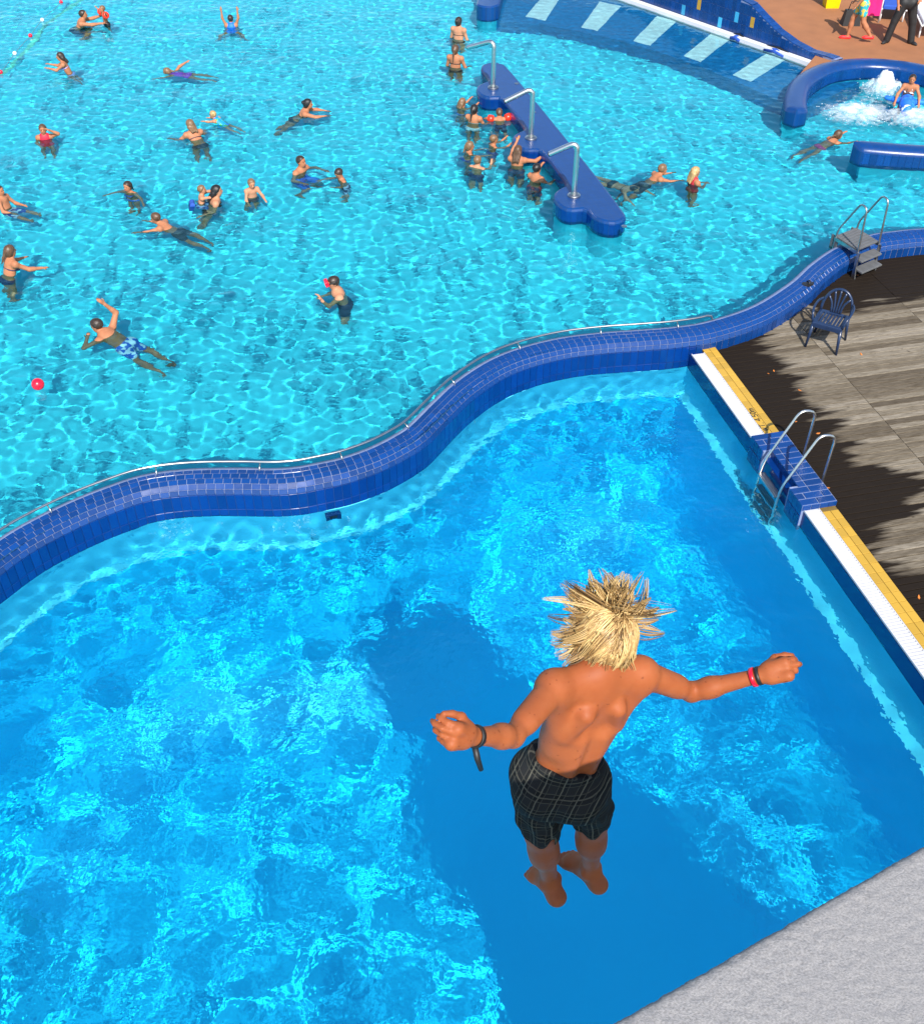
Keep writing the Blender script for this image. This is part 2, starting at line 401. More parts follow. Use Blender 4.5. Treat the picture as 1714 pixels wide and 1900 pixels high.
# upright tiles below the cap
bt = box_mesh('tile', PITCHB-.006, .235, .016, .003, M['tile_wet']); btl = box_mesh('tile', PITCHB-.006, .122, .016, .003, M['tile_wet']); bt2 = box_mesh('tile', PITCHB-.010, .225, .016, .003, M['brick'])
for i in range(int(WALL.L/PITCHB)):
    u = (i+.5)*PITCHB; px_ = pixel(WALL.w(u, 0, .3))
    if not (-40 < px_[0] < 1760) or px_[1] > 1350: continue
    tv = WALL.t(u); nv = WALL.n(u); X = np.array([tv[0], tv[1], 0]); Y = np.array([0, 0, 1.]); Z = np.array([-nv[0], -nv[1], 0])
    Z = unit(Z+rng.normal(0, .008, 3)); X = unit(np.cross(Y, Z)); Y = np.cross(Z, X)
    if u < s_corner+.12:
        inst('tile', bt, frame(WALL.w(u, .004, ZC-.122), X, Y, Z), wall); inst('tile', btl, frame(WALL.w(u, .004, ZC-.305), X, Y, Z), wall)
    else: inst('tile', bt2, frame(WALL.w(u, .004, ZC-.122), X, Y, Z), wall)
# handrail over the shallow side of the wall
u_end = WALL.s[np.argmin(np.linalg.norm(WALL.P-at(1338, 634, ZC)[:2], axis=1))]
rail = empty('pool_handrail', WALL.w(u_end*.5, .36, ZW)); tag(rail, 'long thin steel handrail following the curved blue wall', 'handrail')
rp = [WALL.w(u, .36, ZW+.085) for u in np.arange(.2, u_end, .08)]+[WALL.w(u_end+.05, .36, ZW+.06), WALL.w(u_end+.09, .35, ZW-.02)]
auto_smooth(MB().tube(rp, .016, 10).build('rail', M['steel_dark'], rail))
for u in np.arange(.7, u_end, 1.22):
    MB().tube([WALL.w(u, .27, ZW-.02), WALL.w(u, .30, ZW+.03), WALL.w(u, .36, ZW+.075)], .009, 8).build('bracket', M['steel_dark'], rail, True)
# inlet nozzle in the diving-pool side and a black rubber sandal on the cap
p = at(617, 950, 0); uu = WALL.s[np.argmin(np.linalg.norm(WALL.P-p[:2], axis=1))]
nb_ = empty('wall_inlet', WALL.w(uu, -.02, -.1)); tag(nb_, 'dark square water inlet below the waterline of the curved wall', 'pool inlet')
tv = WALL.t(uu); nv = WALL.n(uu); X = np.array([*tv, 0]); N3 = np.array([*nv, 0])
MB().box(WALL.w(uu, -.03, -.13), X*.10, N3*.04, (0, 0, .075), .015).build('housing', M['brick'], nb_)
MB().box(WALL.w(uu, -.075, -.13), X*.05, N3*.01, (0, 0, .03)).build('grille', M['black'], nb_)
p = at(1495, 527, ZW-.03); sd_ = empty('rubber_sandal', p); tag(sd_, 'small black rubber sandal lying on the blue wall cap', 'sandal')
MB().prism([(p[0]+.13*math.cos(t)*(1+.0*math.cos(t))+.0, p[1]+.05*math.sin(t)+.02*math.cos(2*t)) for t in np.linspace(0, 2*math.pi, 16, endpoint=False)], p[2]-.01, p[2]+.02).build('sole', M['black'], sd_)
MB().tube([p+np.array([.02, -.05, .02]), p+np.array([.05, -.02, .055]), p+np.array([.05, .02, .055]), p+np.array([.02, .05, .02])], .012, 6).build('strap', M['black'], sd_, True)

# ------------------------------------------------------------------ straight pool edge: grating, yellow tiles, blue ladder block
S_B0, S_B1 = 2.21, 3.72
strip = empty('pool_edge_strip', edge(3, .2, ZT)); tag(strip, 'straight pool edge with white grating and yellow tiles beside the deck', 'pool edge')
E3 = np.array([*ED, 0]); N3 = np.array([*EN, 0]); UZ = np.array([0, 0, 1.])
S_END = 13.5
def ebox(mb, s0, s1, n0, n1, z0, z1, ch=0): return mb.box(edge((s0+s1)/2, (n0+n1)/2, (z0+z1)/2), E3*(s1-s0)/2, N3*(n1-n0)/2, UZ*(z1-z0)/2, ch)
MBc = MB(); ebox(MBc, -.55, S_END, .002, .435, -.12, ZT-.035); MBc.build('edge_core', M['tile_wet'], strip)
jb = MB(); ebox(jb, -.5, S_B0, .212, .432, ZT-.034, ZT-.005); ebox(jb, S_B1, S_END, .212, .432, ZT-.034, ZT-.005); jb.build('joint_bed', M['yellow_joint'], strip)
GP = .046
gme = box_mesh('grating_bar', GP-.020, .19, .018, .003, M['white_grate'])
cnt = 0; gr_rest = MB(); gv = [Vector(v.co) for v in gme.vertices]; gf = [tuple(p.vertices) for p in gme.polygons]; k = 0
gm = []
for i in range(int((S_END+.02)/GP)):
    s_ = .01+(i+.5)*GP
    if S_B0-.02 < s_ < S_B1+.02: continue
    gm.append((s_, frame(edge(s_, .105, ZT-.006), ED.tolist()+[0], EN.tolist()+[0], (0, 0, 1))))
for s_, Mx in gm[::-1][-300:]: inst('grating_bar', gme, Mx, strip)
for nn in (.006, .204): ebox(MB(), .0, S_B0, nn-.006, nn+.006, ZT-.02, ZT+.004).build('grating_rim', M['white_grate'], strip); ebox(MB(), S_B1, S_END, nn-.006, nn+.006, ZT-.02, ZT+.004).build('grating_rim', M['white_grate'], strip)
MBb = MB(); ebox(MBb, -.0, S_B0, .01, .2, ZT-.034, ZT-.012); ebox(MBb, S_B1, S_END, .01, .2, ZT-.034, ZT-.012); MBb.build('grating_bed', M['white_grate'], strip)
YP = .165
yme = box_mesh('tile', YP-.007, .1045, .014, .002, M['yellow'])
for i in range(int((S_END+.3)/YP)):
    s_ = -.16+(i+.5)*YP
    if S_B0-.06 < s_ < S_B1+.06: continue
    if s_ > 10: break
    for nn in (.2665, .3775): inst('tile', yme, frame(edge(s_, nn, ZT-.004), ED.tolist()+[0], EN.tolist()+[0], (0, 0, 1)), strip)
# painted depth mark: strokes standing 1 mm proud of the tiles
GL = {'W': [[(0, 1), (.22, 0), (.45, .8), (.68, 0), (.9, 1)]], 'T': [[(0, 1), (.7, 1)], [(.35, 1), (.35, 0)]], '.': [[(.05, .02), (.12, .02)]],
      '4': [[(.5, 0), (.5, 1), (0, .3), (.65, .3)]], '5': [[(.55, 1), (.08, 1), (.04, .55), (.4, .6), (.58, .3), (.4, 0), (.0, .05)]],
      '0': [[(.3, 0), (.04, .25), (.04, .75), (.3, 1), (.56, .75), (.56, .25), (.3, 0)]], 'm': [[(0, 0), (0, .6)], [(0, .45), (.2, .6), (.38, .45), (.38, 0)], [(.38, .45), (.58, .6), (.76, .45), (.76, 0)]]}
def lettering(text, org, xd, yd, size, sw, mat, parent, gap=.3):
    """one mesh per letter, flat strokes laid on a surface"""
    x = 0.0; up = unit(np.cross(xd, yd))
    for ch in text:
        if ch == ' ': x += .45*size; continue
        mb = MB(); wmax = 0
        for st in GL[ch]:
            for (p, q) in zip(st[:-1], st[1:]):
                A = org+xd*(x+p[0]*size)+yd*p[1]*size; B = org+xd*(x+q[0]*size)+yd*q[1]*size; d = unit(B-A); nn = np.cross(up, d)
                mb.box((A+B)/2+up*.0008, d*(np.linalg.norm(B-A)/2+sw*.4), nn*sw/2, up*.0008)
                wmax = max(wmax, p[0], q[0])
        mb.build('letter', mat, parent); x += (wmax+gap)*size
mark = empty('depth_mark', edge(1.8, .28, ZT)); tag(mark, 'black depth lettering WT. 4.50m painted on the yellow tiles', 'lettering')
# read from the deck side: text runs away from the camera
lettering('WT. 4.50m', edge(2.06, .30, ZT+.0035), -E3, -N3, .082, .013, M['ink'], mark, .24)

block = empty('ladder_block', edge(2.96, .2, ZT)); tag(block, 'raised blue-tiled block of the pool edge behind the ladder', 'pool edge block')
bz = ZT+.085
R0, R1 = 2.58, 3.34
bc = MB(); ebox(bc, S_B0, R0, -.03, .44, -.1, bz-.008); ebox(bc, R1, S_B1, -.03, .44, -.1, bz-.008); ebox(bc, R0-.01, R1+.01, .10, .438, -.1, bz-.0085); bc.build('block_core', plain('pale joint', (.18, .23, .38), .8, .15, 20), block)
bme = box_mesh('tile', .228, .099, .014, .003, M['brick']); bmes = box_mesh('tile', .106, .099, .014, .003, M['brick'])
rows = int(round((S_B1-S_B0)/.116))
for i in range(rows):
    s_ = S_B0+(i+.5)*(S_B1-S_B0)/rows
    inrec = R0-.03 < s_ < R1+.03
    spots = [(.315, bme)] + ([(.135, bmes)] if inrec else [(.075, bme)])
    if i % 2 and not inrec: spots = [(.375, bmes), (.195, bme), (.012, bmes)]
    for nn, mm in spots:
        inst('tile', mm, frame(edge(s_, nn, bz-.004), EN.tolist()+[0], (-ED).tolist()+[0], (0, 0, 1)), block)
fm = box_mesh('tile', .113, .16, .014, .003, M['brick'])
for i in range(rows):     # pool-facing side
    s_ = S_B0+(i+.5)*(S_B1-S_B0)/rows; nn = .10 if R0 < s_ < R1 else -.03
    for zz in (bz-.09, bz-.26): inst('tile', fm, frame(edge(s_, nn-.004, zz), ED.tolist()+[0], (0, 0, 1), (-EN).tolist()+[0]), block)
ebm = box_mesh('tile', .112, .075, .014, .003, M['brick'])
for nn in (.03, .15, .27, .385): inst('tile', ebm, frame(edge(S_B1+.003, nn, bz-.046), EN.tolist()+[0], (0, 0, 1), ED.tolist()+[0]), block)

ladder = empty('pool_ladder', edge(2.96, .1, 0)); tag(ladder, 'steel pool ladder with two looped handrails at the diving pool edge', 'ladder')
def bend(P, r=.08, k=5):
    P = [np.asarray(p, float) for p in P]; out = [P[0]]
    for i in range(1, len(P)-1):
        a = P[i]+unit(P[i-1]-P[i])*min(r, .45*np.linalg.norm(P[i-1]-P[i])); c = P[i]+unit(P[i+1]-P[i])*min(r, .45*np.linalg.norm(P[i+1]-P[i]))
        for t in np.linspace(0, 1, k): out.append((1-t)**2*a+2*t*(1-t)*P[i]+t*t*c)
    out.append(P[-1]); return out
for s_ in (2.70, 3.24):
    pts = bend([edge(s_, .50, ZK), edge(s_, .52, ZK+.80), edge(s_, .30, ZK+.86), edge(s_, -.07, .28), edge(s_, -.10, .0), edge(s_, -.10, -.95), edge(s_, .0, -1.05)], .11)
    auto_smooth(MB().tube(pts, .019, 10).build('rail', M['chrome'], ladder))
for zz in (.10, -.16, -.42, -.68):
    b = MB(); b.box(edge(2.97, -.085, zz), E3*.25, N3*.05, UZ*.014)
    for q in (-.03, 0, .03): b.box(edge(2.97, -.085+q, zz+.017), E3*.24, N3*.007, UZ*.004)
    b.build('step', M['steel_dark'], ladder)

# ------------------------------------------------------------------ wooden deck
n = NT('deck wood')
P_ = n.pos
un = n.vmath('DOT_PRODUCT', n.vmath('SUBTRACT', P_, (EA[0], EA[1], 0)), (EN[0], EN[1], 0)); vn = n.vmath('DOT_PRODUCT', n.vmath('SUBTRACT', P_, (EA[0], EA[1], 0)), (ED[0], ED[1], 0))
cx = n.node('ShaderNodeCombineXYZ'); n.put(cx.inputs[0], n.math('MULTIPLY', un, 1.1)); n.put(cx.inputs[1], n.math('MULTIPLY', vn, 9.0)); n.put(cx.inputs[2], n.math('MULTIPLY', n.rnd, 7.0))
c2 = n.node('ShaderNodeCombineXYZ'); n.put(c2.inputs[0], n.math('MULTIPLY', un, .55)); n.put(c2.inputs[1], n.math('MULTIPLY', vn, 6.5))
c3 = n.node('ShaderNodeCombineXYZ'); n.put(c3.inputs[0], n.math('MULTIPLY', un, 6)); n.put(c3.inputs[1], n.math('MULTIPLY', vn, 70.0)); n.put(c3.inputs[2], n.math('MULTIPLY', n.rnd, 3))
streak = n.noise(c2.outputs[0], 1.0, 4, .6); broad = n.noise(n.vmath('MULTIPLY', P_, (.9, .9, .9)), 1.0, 3); fine = n.noise(cx.outputs[0], 1.0, 3, .6); grain = n.noise(c3.outputs[0], 1.0, 3, .6)
# splashed band along the pool edge, and the soaked corner by the curved wall and steps
soak1 = n.math('SUBTRACT', n.math('MULTIPLY_ADD', streak, 1.5, n.math('MULTIPLY', fine, .55)), n.math('ADD', un, n.math('MULTIPLY_ADD', n.rnd, -.45, -.83)))
d_blk = n.math('ABSOLUTE', n.math('SUBTRACT', vn, 3.5)); soak1 = n.math('ADD', soak1, n.math('MULTIPLY', n.math('SUBTRACT', 1.0, n.math('MULTIPLY', d_blk, 2.2), clamp=True), .75))
d_gap = n.math('ABSOLUTE', n.math('SUBTRACT', vn, 4.62)); soak1 = n.math('SUBTRACT', soak1, n.math('MULTIPLY', n.math('SUBTRACT', 1.0, n.math('MULTIPLY', d_gap, 1.7), clamp=True), .85))
soak1 = n.math('ADD', soak1, n.math('MULTIPLY', n.math('SUBTRACT', vn, 5.3, clamp=True), .9))
soak2 = n.math('SUBTRACT', n.math('MULTIPLY_ADD', streak, 1.0, n.math('MULTIPLY', broad, 1.1)), n.math('ADD', vn, 1.25))
soak2 = n.math('SUBTRACT', soak2, n.math('MULTIPLY', n.math('SUBTRACT', 2.6, un, clamp=True), 1.6))
spots = n.math('MULTIPLY', n.math('SUBTRACT', n.noise(n.vmath('MULTIPLY', P_, (8, 13, 1)), 1.0, 2), .70), 7.0)
wet = n.math('MAXIMUM', n.math('MAXIMUM', n.math('MULTIPLY', n.math('SUBTRACT', soak1, .66), 4.5), n.math('MULTIPLY', n.math('SUBTRACT', soak2, .50), 7)), spots)
wet = n.math('MINIMUM', n.math('MAXIMUM', wet, 0.0), 1.0)
dry = n.mix(n.math('MULTIPLY', n.math('SUBTRACT', grain, .3, clamp=True), 2.2, clamp=True), (.42, .40, .37), (1.0, 1.0, 1.0))
dry = n.mix(1.0, dry, n.ramp(n.rnd, [(0, (.12, .098, .072)), (.35, (.20, .168, .125)), (.7, (.25, .215, .165)), (1, (.31, .27, .215))]), 'MULTIPLY'); wetc = n.mix(n.math('MULTIPLY', grain, .7), (.010, .0072, .005), (.024, .017, .012))
n.color(n.mix(wet, dry, wetc)); n.rough(n.math('MULTIPLY_ADD', wet, -.22, .85)); n.b.inputs['Specular IOR Level'].default_value = .07; n.bump(grain, .5, .004); M['deck'] = n.m
deck = empty('wooden_deck', edge(3, 2, ZK)); tag(deck, kind='structure')
bp = [WALL.w(u, .05, 0)[:2] for u in np.arange(s_corner+.1, WALL.L, .15)]; bp = [edge(-.3, .436, 0)[:2]]+bp+[(30, bp[-1][1]), (30, edge(S_END, 0, 0)[1]), edge(S_END, .436, 0)[:2]]
MB().add([(p[0], p[1], ZK-.05) for p in bp], [tuple(range(len(bp)-1, -1, -1))]).build('deck_bed', M['black'], deck)
PWD = .108
cols = [(.44, 2.05), (2.05, 4.0), (4.0, 6.2)]
for i in range(int((S_END+4.9)/PWD)):
    s_ = -4.9+(i+.5)*PWD
    for ci, (a0, a1) in enumerate(cols):
        c = edge(s_, (a0+a1)/2, ZK-.018); pa, pb = pixel(edge(s_, a0, ZK)), pixel(edge(s_, a1, ZK))
        if pa[0] > 1800 or (pa[1] > 2000) : continue
        # boards end at the curved wall
        ok = [nn for nn in np.arange(a0, a1+.001, .03) if edge(s_, nn, 0)[1] < wall_y(edge(s_, nn, 0)[0])+.05]
        if len(ok) < 3: continue
        lo, hi = min(ok), max(ok)
        if hi > a1-.04: hi = a1
        mb = MB().box(edge(s_, (lo+hi)/2, ZK-.018+rng.normal(0, .0012)), E3*(PWD/2-.006), N3*((hi-lo)/2-.003), UZ*.018, .003)
        mb.build('plank', M['deck'], deck, loc=edge(s_, (lo+hi)/2, ZK))
for i, (x, y) in enumerate([(1425, 693), (1435, 688), (1483, 724), (1475, 782), (1517, 804), (1536, 905), (1577, 1010), (1590, 510), (1597, 657), (1704, 1108)]):
    p = at(x, y, ZK+.006); a = rng.uniform(0, 6.28); u_ = np.array([math.cos(a), math.sin(a), .1]); v_ = np.array([-math.sin(a), math.cos(a), .15]); L_ = rng.uniform(.016, .026)
    pts = [p-u_*L_*1.3, p-u_*L_*.4+v_*L_*.55, p+u_*L_*.6+v_*L_*.45, p+u_*L_*1.3+UZ*.008, p+u_*L_*.6-v_*L_*.45, p-u_*L_*.4-v_*L_*.55]
    lf = MB(); lf.add(pts+[q-UZ*.0015 for q in pts], [tuple(range(6)), tuple(range(11, 5, -1))]+[(j, (j+1) % 6, 6+(j+1) % 6, 6+j) for j in range(6)])
    o = lf.build('fallen_leaf', M['leaf'], None, loc=p)
    tag(o, 'tiny orange fallen leaf lying on the wet wooden deck', 'leaf', 'fallen leaves on the deck')

# ------------------------------------------------------------------ plastic armchair on the deck
A_, B_ = at(1493, 643, ZK), at(1550, 659, ZK)      # front feet
cw = unit(B_-A_); wd = np.linalg.norm(B_-A_); fr = np.array([cw[1], -cw[0], 0]);  fr = fr if fr[1] < 0 else -fr
c0 = (A_+B_)/2-fr*.25                             # centre of the feet
chair = empty('plastic_chair', c0); tag(chair, 'dark blue plastic garden chair with fan-slatted rounded back on the deck', 'chair')
def cl(x, y, z): return c0+cw*x+fr*y+UZ*z         # x: sideways, y: to the front, z: up
hw = wd/2
for sx in (-1, 1):
    for sy, top in ((1, .21), (-1, -.17)):
        MB().tube([cl(sx*hw, sy*.25, 0), cl(sx*(hw-.03), top+.01*sy, .40)], [.019, .028], 8).build('leg', M['chair'], chair, True)
seat = MB()
for q in np.linspace(-.18, .18, 8): seat.box(cl(q, .0, .425), cw*.017, fr*.19, UZ*.010)
seat.box(cl(0, .21, .425), cw*.225, fr*.035, UZ*.016, .008); seat.box(cl(0, -.19, .425), cw*.205, fr*.03, UZ*.016, .008)
for sx in (-1, 1): seat.box(cl(sx*.212, .0, .425), cw*.022, fr*.22, UZ*.017, .008)
seat.box(cl(0, .235, .395), cw*.22, fr*.012, UZ*.03, .005)
seat.build('seat', M['chair'], chair)
def back_pt(x, z): return cl(x, -.20-.22*(z-.42)-.0*x, z)
arch = [back_pt(.225*math.cos(t)*(1.0+.10*math.sin(t)), .44+.36*math.sin(t)) for t in np.linspace(0, math.pi, 19)]
bk = MB().tube(arch, .021, 8); bk.build('back_frame', M['chair'], chair, True)
for q in (-2, -1, 0, 1, 2):
    xt = .085*q; zt = .44+.36*math.sqrt(max(.02, 1-(xt/.245)**2))-.015
    pts = [back_pt(.035*q, .43), back_pt(.045*q, .57), back_pt(xt, zt)]
    MB().tube(catmull(pts, .05), .0165, 8).build('slat', M['chair'], chair, True)
for sx in (-1, 1):
    MB().tube(catmull([cl(sx*.225, -.235, .62), cl(sx*.27, -.10, .625), cl(sx*.275, .10, .61), cl(sx*.25, .205, .55), cl(sx*.225, .215, .43)], .05), .018, 8).build('armrest', M['chair'], chair, True)

# ------------------------------------------------------------------ steps over the wall
ZP = .70
P1, P2, P3, P4 = (at(x, y, ZP) for x, y in ((1590, 463), (1629, 447), (1584, 422), (1549, 437)))
stp = empty('poolside_steps', (P1+P2+P3+P4)/4*np.array([1, 1, 0])+np.array([0, 0, ZK])); tag(stp, 'grey stepped crossing with two looped handrails over the blue wall', 'steps')
ex = unit(P2-P1); ey = unit(P4-P1); wid = np.linalg.norm(P2-P1); dep = np.linalg.norm(P4-P1)
for i in range(8):
    t = (i+.5)/8; MB().box(P1+ex*wid/2+ey*dep*t-UZ*.015, ex*wid/2, ey*(dep/16-.006), UZ*.015, .004).build('tread_board', M['grey_plastic'], stp)
for sx in (0, 1): MB().box(P1+ex*wid*sx+ey*dep/2-UZ*.05, ex*.012, ey*dep/2, UZ*.03).build('side_beam', M['steel_dark'], stp)
for k, (zz, fo) in enumerate(((ZP-.17, .03), (ZP-.34, .10))):
    MB().box(P1+ex*wid/2-ey*(fo+.02)+UZ*(zz-ZP), ex*wid/2*.96, ey*.10, UZ*.014, .004).build('step', M['grey_plastic'], stp)
for sx in (0, 1):
    b0 = P1+ex*wid*sx
    pts = bend([b0-ey*.10-UZ*(ZP-ZK), b0-ey*.02, b0+ey*.02+UZ*.72, b0+ey*.17+UZ*.74, b0+ey*(dep*.95)+UZ*.12, b0+ey*(dep*.98)-UZ*.5], .09)
    auto_smooth(MB().tube(pts, .017, 10).build('handrail', M['steel_dark'], stp))
    MB().box(b0-ey*.05+UZ*(-.5*(ZP-ZK)-.02), ex*.012, ey*.03, UZ*(ZP-ZK)*.46).build('stringer', M['steel_dark'], stp)
MB().box(P4+ex*.01-UZ*.18, ex*.012, ey*.08, UZ*.17).build('back_leg', M['grey_plastic'], stp); MB().box(P3-ex*.01-UZ*.3, ex*.012, ey*.05, UZ*.29).build('back_leg', M['grey_plastic'], stp)

# ------------------------------------------------------------------ fountain island
ZI = ZS+.25
i0, i1 = at(905, 120, ZI), at(1128, 408, ZI)        # axis ends of the long bar (top surface)
ax_ = unit((i1-i0)*np.array([1, 1, 0])); nx_ = np.array([-ax_[1], ax_[0], 0]); nx_ = nx_ if nx_[0] < 0 else -nx_   # towards the left of the picture
pr_ = at(1158, 420, ZI); pl_ = at(1085, 420, ZI)
HWI = .36
LI = np.linalg.norm(i1-i0)
pipe_px = [(914.7, 163.7), (984.7, 257.2), (1064.3, 363.9)]
pipe_w = [at(x, y, ZI) for x, y in pipe_px]
# outline of the bar, run along the right side, round the end and back with three lobes
mid = i0
def il(s_, q, z): return np.array([*(mid+ax_*s_+nx_*q)[:2], z])
ps = [((p-mid)@ax_, (p-mid)@nx_) for p in pipe_w]
qr = (at(1050, 255, ZI)-mid)@nx_    # right side line
ql = qr+.64
outl = [(.15, qr), (LI-.2, qr), (LI+.02, qr+.12), (LI+.12, (qr+ql)/2), (LI+.02, ql-.12), (LI-.2, ql)]
for (ps_, pq_) in ps[::-1]:
    e0 = ps_+.50
    outl += [(e0, ql), (e0+.02, ql+.24), (e0-.05, ql+.36), (e0-.24, ql+.44), (ps_-.02, ql+.44), (ps_-.26, ql+.36), (ps_-.44, ql+.14), (ps_-.50, ql)]
outl += [(.12, ql), (-.10, ql-.12), (-.17, (qr+ql)/2), (-.10, qr+.12)]
isl = empty('fountain_island', il(LI/2, (qr+ql)/2, ZF)); tag(isl, 'long blue tiled fountain island with three rounded lobes', 'pool island')
def inset(P, d):
    P = np.array(P); out = []
    for i in range(len(P)):
        a, b, c = P[i-1], P[i], P[(i+1) % len(P)]; e1 = unit(b-a); e2 = unit(c-b); n1 = np.array([-e1[1], e1[0]]); n2 = np.array([-e2[1], e2[0]]); m = unit(n1+n2); k = max(.4, m@n1); out.append(b+m*d/k)
    return out
poly = [il(a, b, 0)[:2] for a, b in outl]
for _ in range(2): poly = [q for i in range(len(poly)) for q in (poly[i]*.75+poly[(i+1) % len(poly)]*.25, poly[i]*.25+poly[(i+1) % len(poly)]*.75)]
pc = np.array(poly+[poly[0]]); ss = np.r_[0, np.cumsum(np.linalg.norm(np.diff(pc, axis=0), axis=1))]; kk = int(ss[-1]/.10)
poly = [np.array([np.interp(t, ss, pc[:, 0]), np.interp(t, ss, pc[:, 1])]) for t in np.linspace(0, ss[-1], kk, endpoint=False)]
area = sum(poly[i-1][0]*poly[i][1]-poly[i][0]*poly[i-1][1] for i in range(len(poly)))
if area < 0: poly = poly[::-1]
n = NT('blue island mosaic'); vo = n.node('ShaderNodeTexBrick'); vo.inputs['Scale'].default_value = 1.0; vo.inputs['Mortar Size'].default_value = .035
vo.inputs['Brick Width'].default_value = 1.0; vo.inputs['Row Height'].default_value = 1.0; vo.offset = 0.0
vo.inputs['Color1'].default_value = (.001, .034, .15, 1); vo.inputs['Color2'].default_value = (.0015, .040, .172, 1); vo.inputs['Mortar'].default_value = (.010, .038, .13, 1)
rot = n.node('ShaderNodeMapping'); rot.inputs['Rotation'].default_value = (0, 0, -math.atan2(ax_[1], ax_[0])); rot.inputs['Scale'].default_value = (9, 9, 9); n.put(rot.inputs['Vector'], n.pos); n.put(vo.inputs['Vector'], rot.outputs[0])
n.color(vo.outputs[0]); n.rough(.3); n.bump(n.math('SUBTRACT', 1.0, vo.outputs[1]), .25, .004); M['mosaic'] = n.m
b = MB(); np_ = len(poly); ins = inset(poly, .05)
MB().prism(inset(poly, .03), ZF-.02, ZS-.10).build('island_base', M['shallow_floor'], isl)
rings = [(poly, ZS-.12), (poly, ZI-.05), (inset(poly, .015), ZI-.015), (ins, ZI)]
V = [(p[0], p[1], z) for P, z in rings for p in P]
b.add(V, [(k*np_+i, k*np_+(i+1) % np_, (k+1)*np_+(i+1) % np_, (k+1)*np_+i) for k in range(3) for i in range(np_)]+[tuple(3*np_+i for i in range(np_))])
b.build('island_body', M['mosaic'], isl)
# upright staves on the visible sides of the island (joints recessed)
stv = box_mesh('tile', .094, .24, .012, .002, M['tile_wet'])
for i in range(np_):
    a, c = np.array(poly[i]), np.array(poly[(i+1) % np_]); L_ = np.linalg.norm(c-a); e1 = (c-a)/L_; nn = np.array([e1[1], -e1[0]])
    if nn@(-np.array(a)) < 0: continue
    k = max(1, int(round(L_/.1)))
    for j in range(k):
        q = a+e1*(j+.5)*L_/k; inst('tile', stv, frame((q[0]+nn[0]*.001, q[1]+nn[1]*.001, ZI-.185), (e1[0]*L_/k/.1, e1[1]*L_/k/.1, 0), (0, 0, 1), (nn[0], nn[1], 0)), isl)
for i, s_ in enumerate((ps[0][0]-.15, ps[0][0]+1.55, ps[1][0]+1.5, ps[2][0]+1.35)):
    MB().lathe(il(s_, (qr+ql)/2-.08 if i else (qr+ql)/2-.2, ZI-.004), [(.05, 0), (.05, .012), (.035, .016), (.0, .016)], 12).build('floor_light', M['steel_dark'], isl)
for i, pw in enumerate(pipe_w):
    f_ = empty('fountain_pipe', (pw[0], pw[1], ZI))
    tag(f_, ['bent steel fountain pipe at the far end of the blue island', 'bent steel fountain pipe in the middle of the blue island', 'bent steel fountain pipe nearest the camera on the blue island'][i], 'fountain pipe', 'steel fountain pipes on the island')
    tip = at(*[(868, 90), (937, 190), (1019, 288)][i], ZI+.72)
    td = unit((tip-pw)*np.array([1, 1, 0])); rch = np.linalg.norm((tip-pw)[:2])
    pts = bend([pw, pw+UZ*1.0, pw+td*rch+UZ*.74], .17, 9)
    auto_smooth(MB().tube(pts, .048, 16).build('pipe', M['chrome'], f_), 60)
    auto_smooth(MB().tube([pts[-1]-unit(pts[-1]-pts[-2])*.01, pts[-1]+unit(pts[-1]-pts[-2])*.02], .039, 14).build('mouth', M['black'], f_), 60)
    auto_smooth(MB().lathe((pw[0], pw[1], ZI), [(.118, 0), (.118, .025), (.105, .04), (.06, .05), (.052, .09)], 24).build('flange', M['steel_dark'], f_))

# ------------------------------------------------------------------ sun shelf, coping and tiled parapet at the far side
ZCOP = ZS+.10
cop0, cop1 = at(900, -95, ZCOP), at(1507, 117, ZCOP)
cd = unit(cop1-cop0); cn = np.array([-cd[1], cd[0], 0]); cn = cn if cn[1] > 0 else -cn
copL = np.linalg.norm(cop1-cop0)
ZSH = ZS-.20
sh_px = [(915, 45), (1000, 50), (1080, 66), (1160, 84), (1230, 106), (1300, 130), (1370, 160), (1440, 192), (1480, 212)]
outer = [at(x, y, ZS-.14)[:2] for x, y in sh_px]
shelf = empty('sun_shelf', (*((cop0+cop1)/2)[:2], ZF)); tag(shelf, 'dark blue underwater lounging shelf with white strips below the coping', 'pool shelf')
poly = list(outer)+[(cop1+cd*1.2+cn*.25)[:2], (cop0+cn*.25)[:2], (at(880, 20, ZS-.14)+np.array([0, 1.0, 0]))[:2]]
MB().prism(poly, ZF-.02, ZSH).build('shelf_body', M['shelf'], shelf)
for k, q4 in enumerate((((1020, -20), (1043, -8), (1012, 40), (975, 33)), ((1112, 6), (1152, 14), (1108, 60), (1078, 53)), ((1218, 33), (1254, 42), (1206, 87), (1174, 79)), ((1320, 64), (1356, 74), (1298, 117), (1268, 106)), ((1425, 100), (1462, 110), (1392, 154), (1358, 142)))):
    pp = [at(x, y, ZS-.10)[:2] for x, y in q4]
    MB().prism(pp, ZSH-.01, ZSH+.012).build('white_strip', M['shelf_white'], shelf)
    MB().prism([np.array(pp[3])+np.array([0, -.03]), np.array(pp[2])+np.array([0, -.03]), pp[2], pp[3]], ZSH-.10, ZSH+.010).build('strip_edge', M['shelf_white'], shelf)
cop = empty('white_coping', (*((cop0+cop1)/2)[:2], ZCOP)); tag(cop, 'straight white coping line between lounging shelf and tiled parapet', 'coping')
for i in range(12):
    L_ = copL/12; MB().box(cop0+cd*(i+.5)*L_+cn*.07-UZ*.09, cd*(L_/2-.004), cn*.075, UZ*.09, .01).build('coping_stone', M['white'], cop)
par = empty('tiled_parapet', (*((cop0+cop1)/2+cn*.3)[:2], ZCOP)); tag(par, 'blue tiled parapet with a few yellow and pale blue tiles and wavy top', 'parapet')
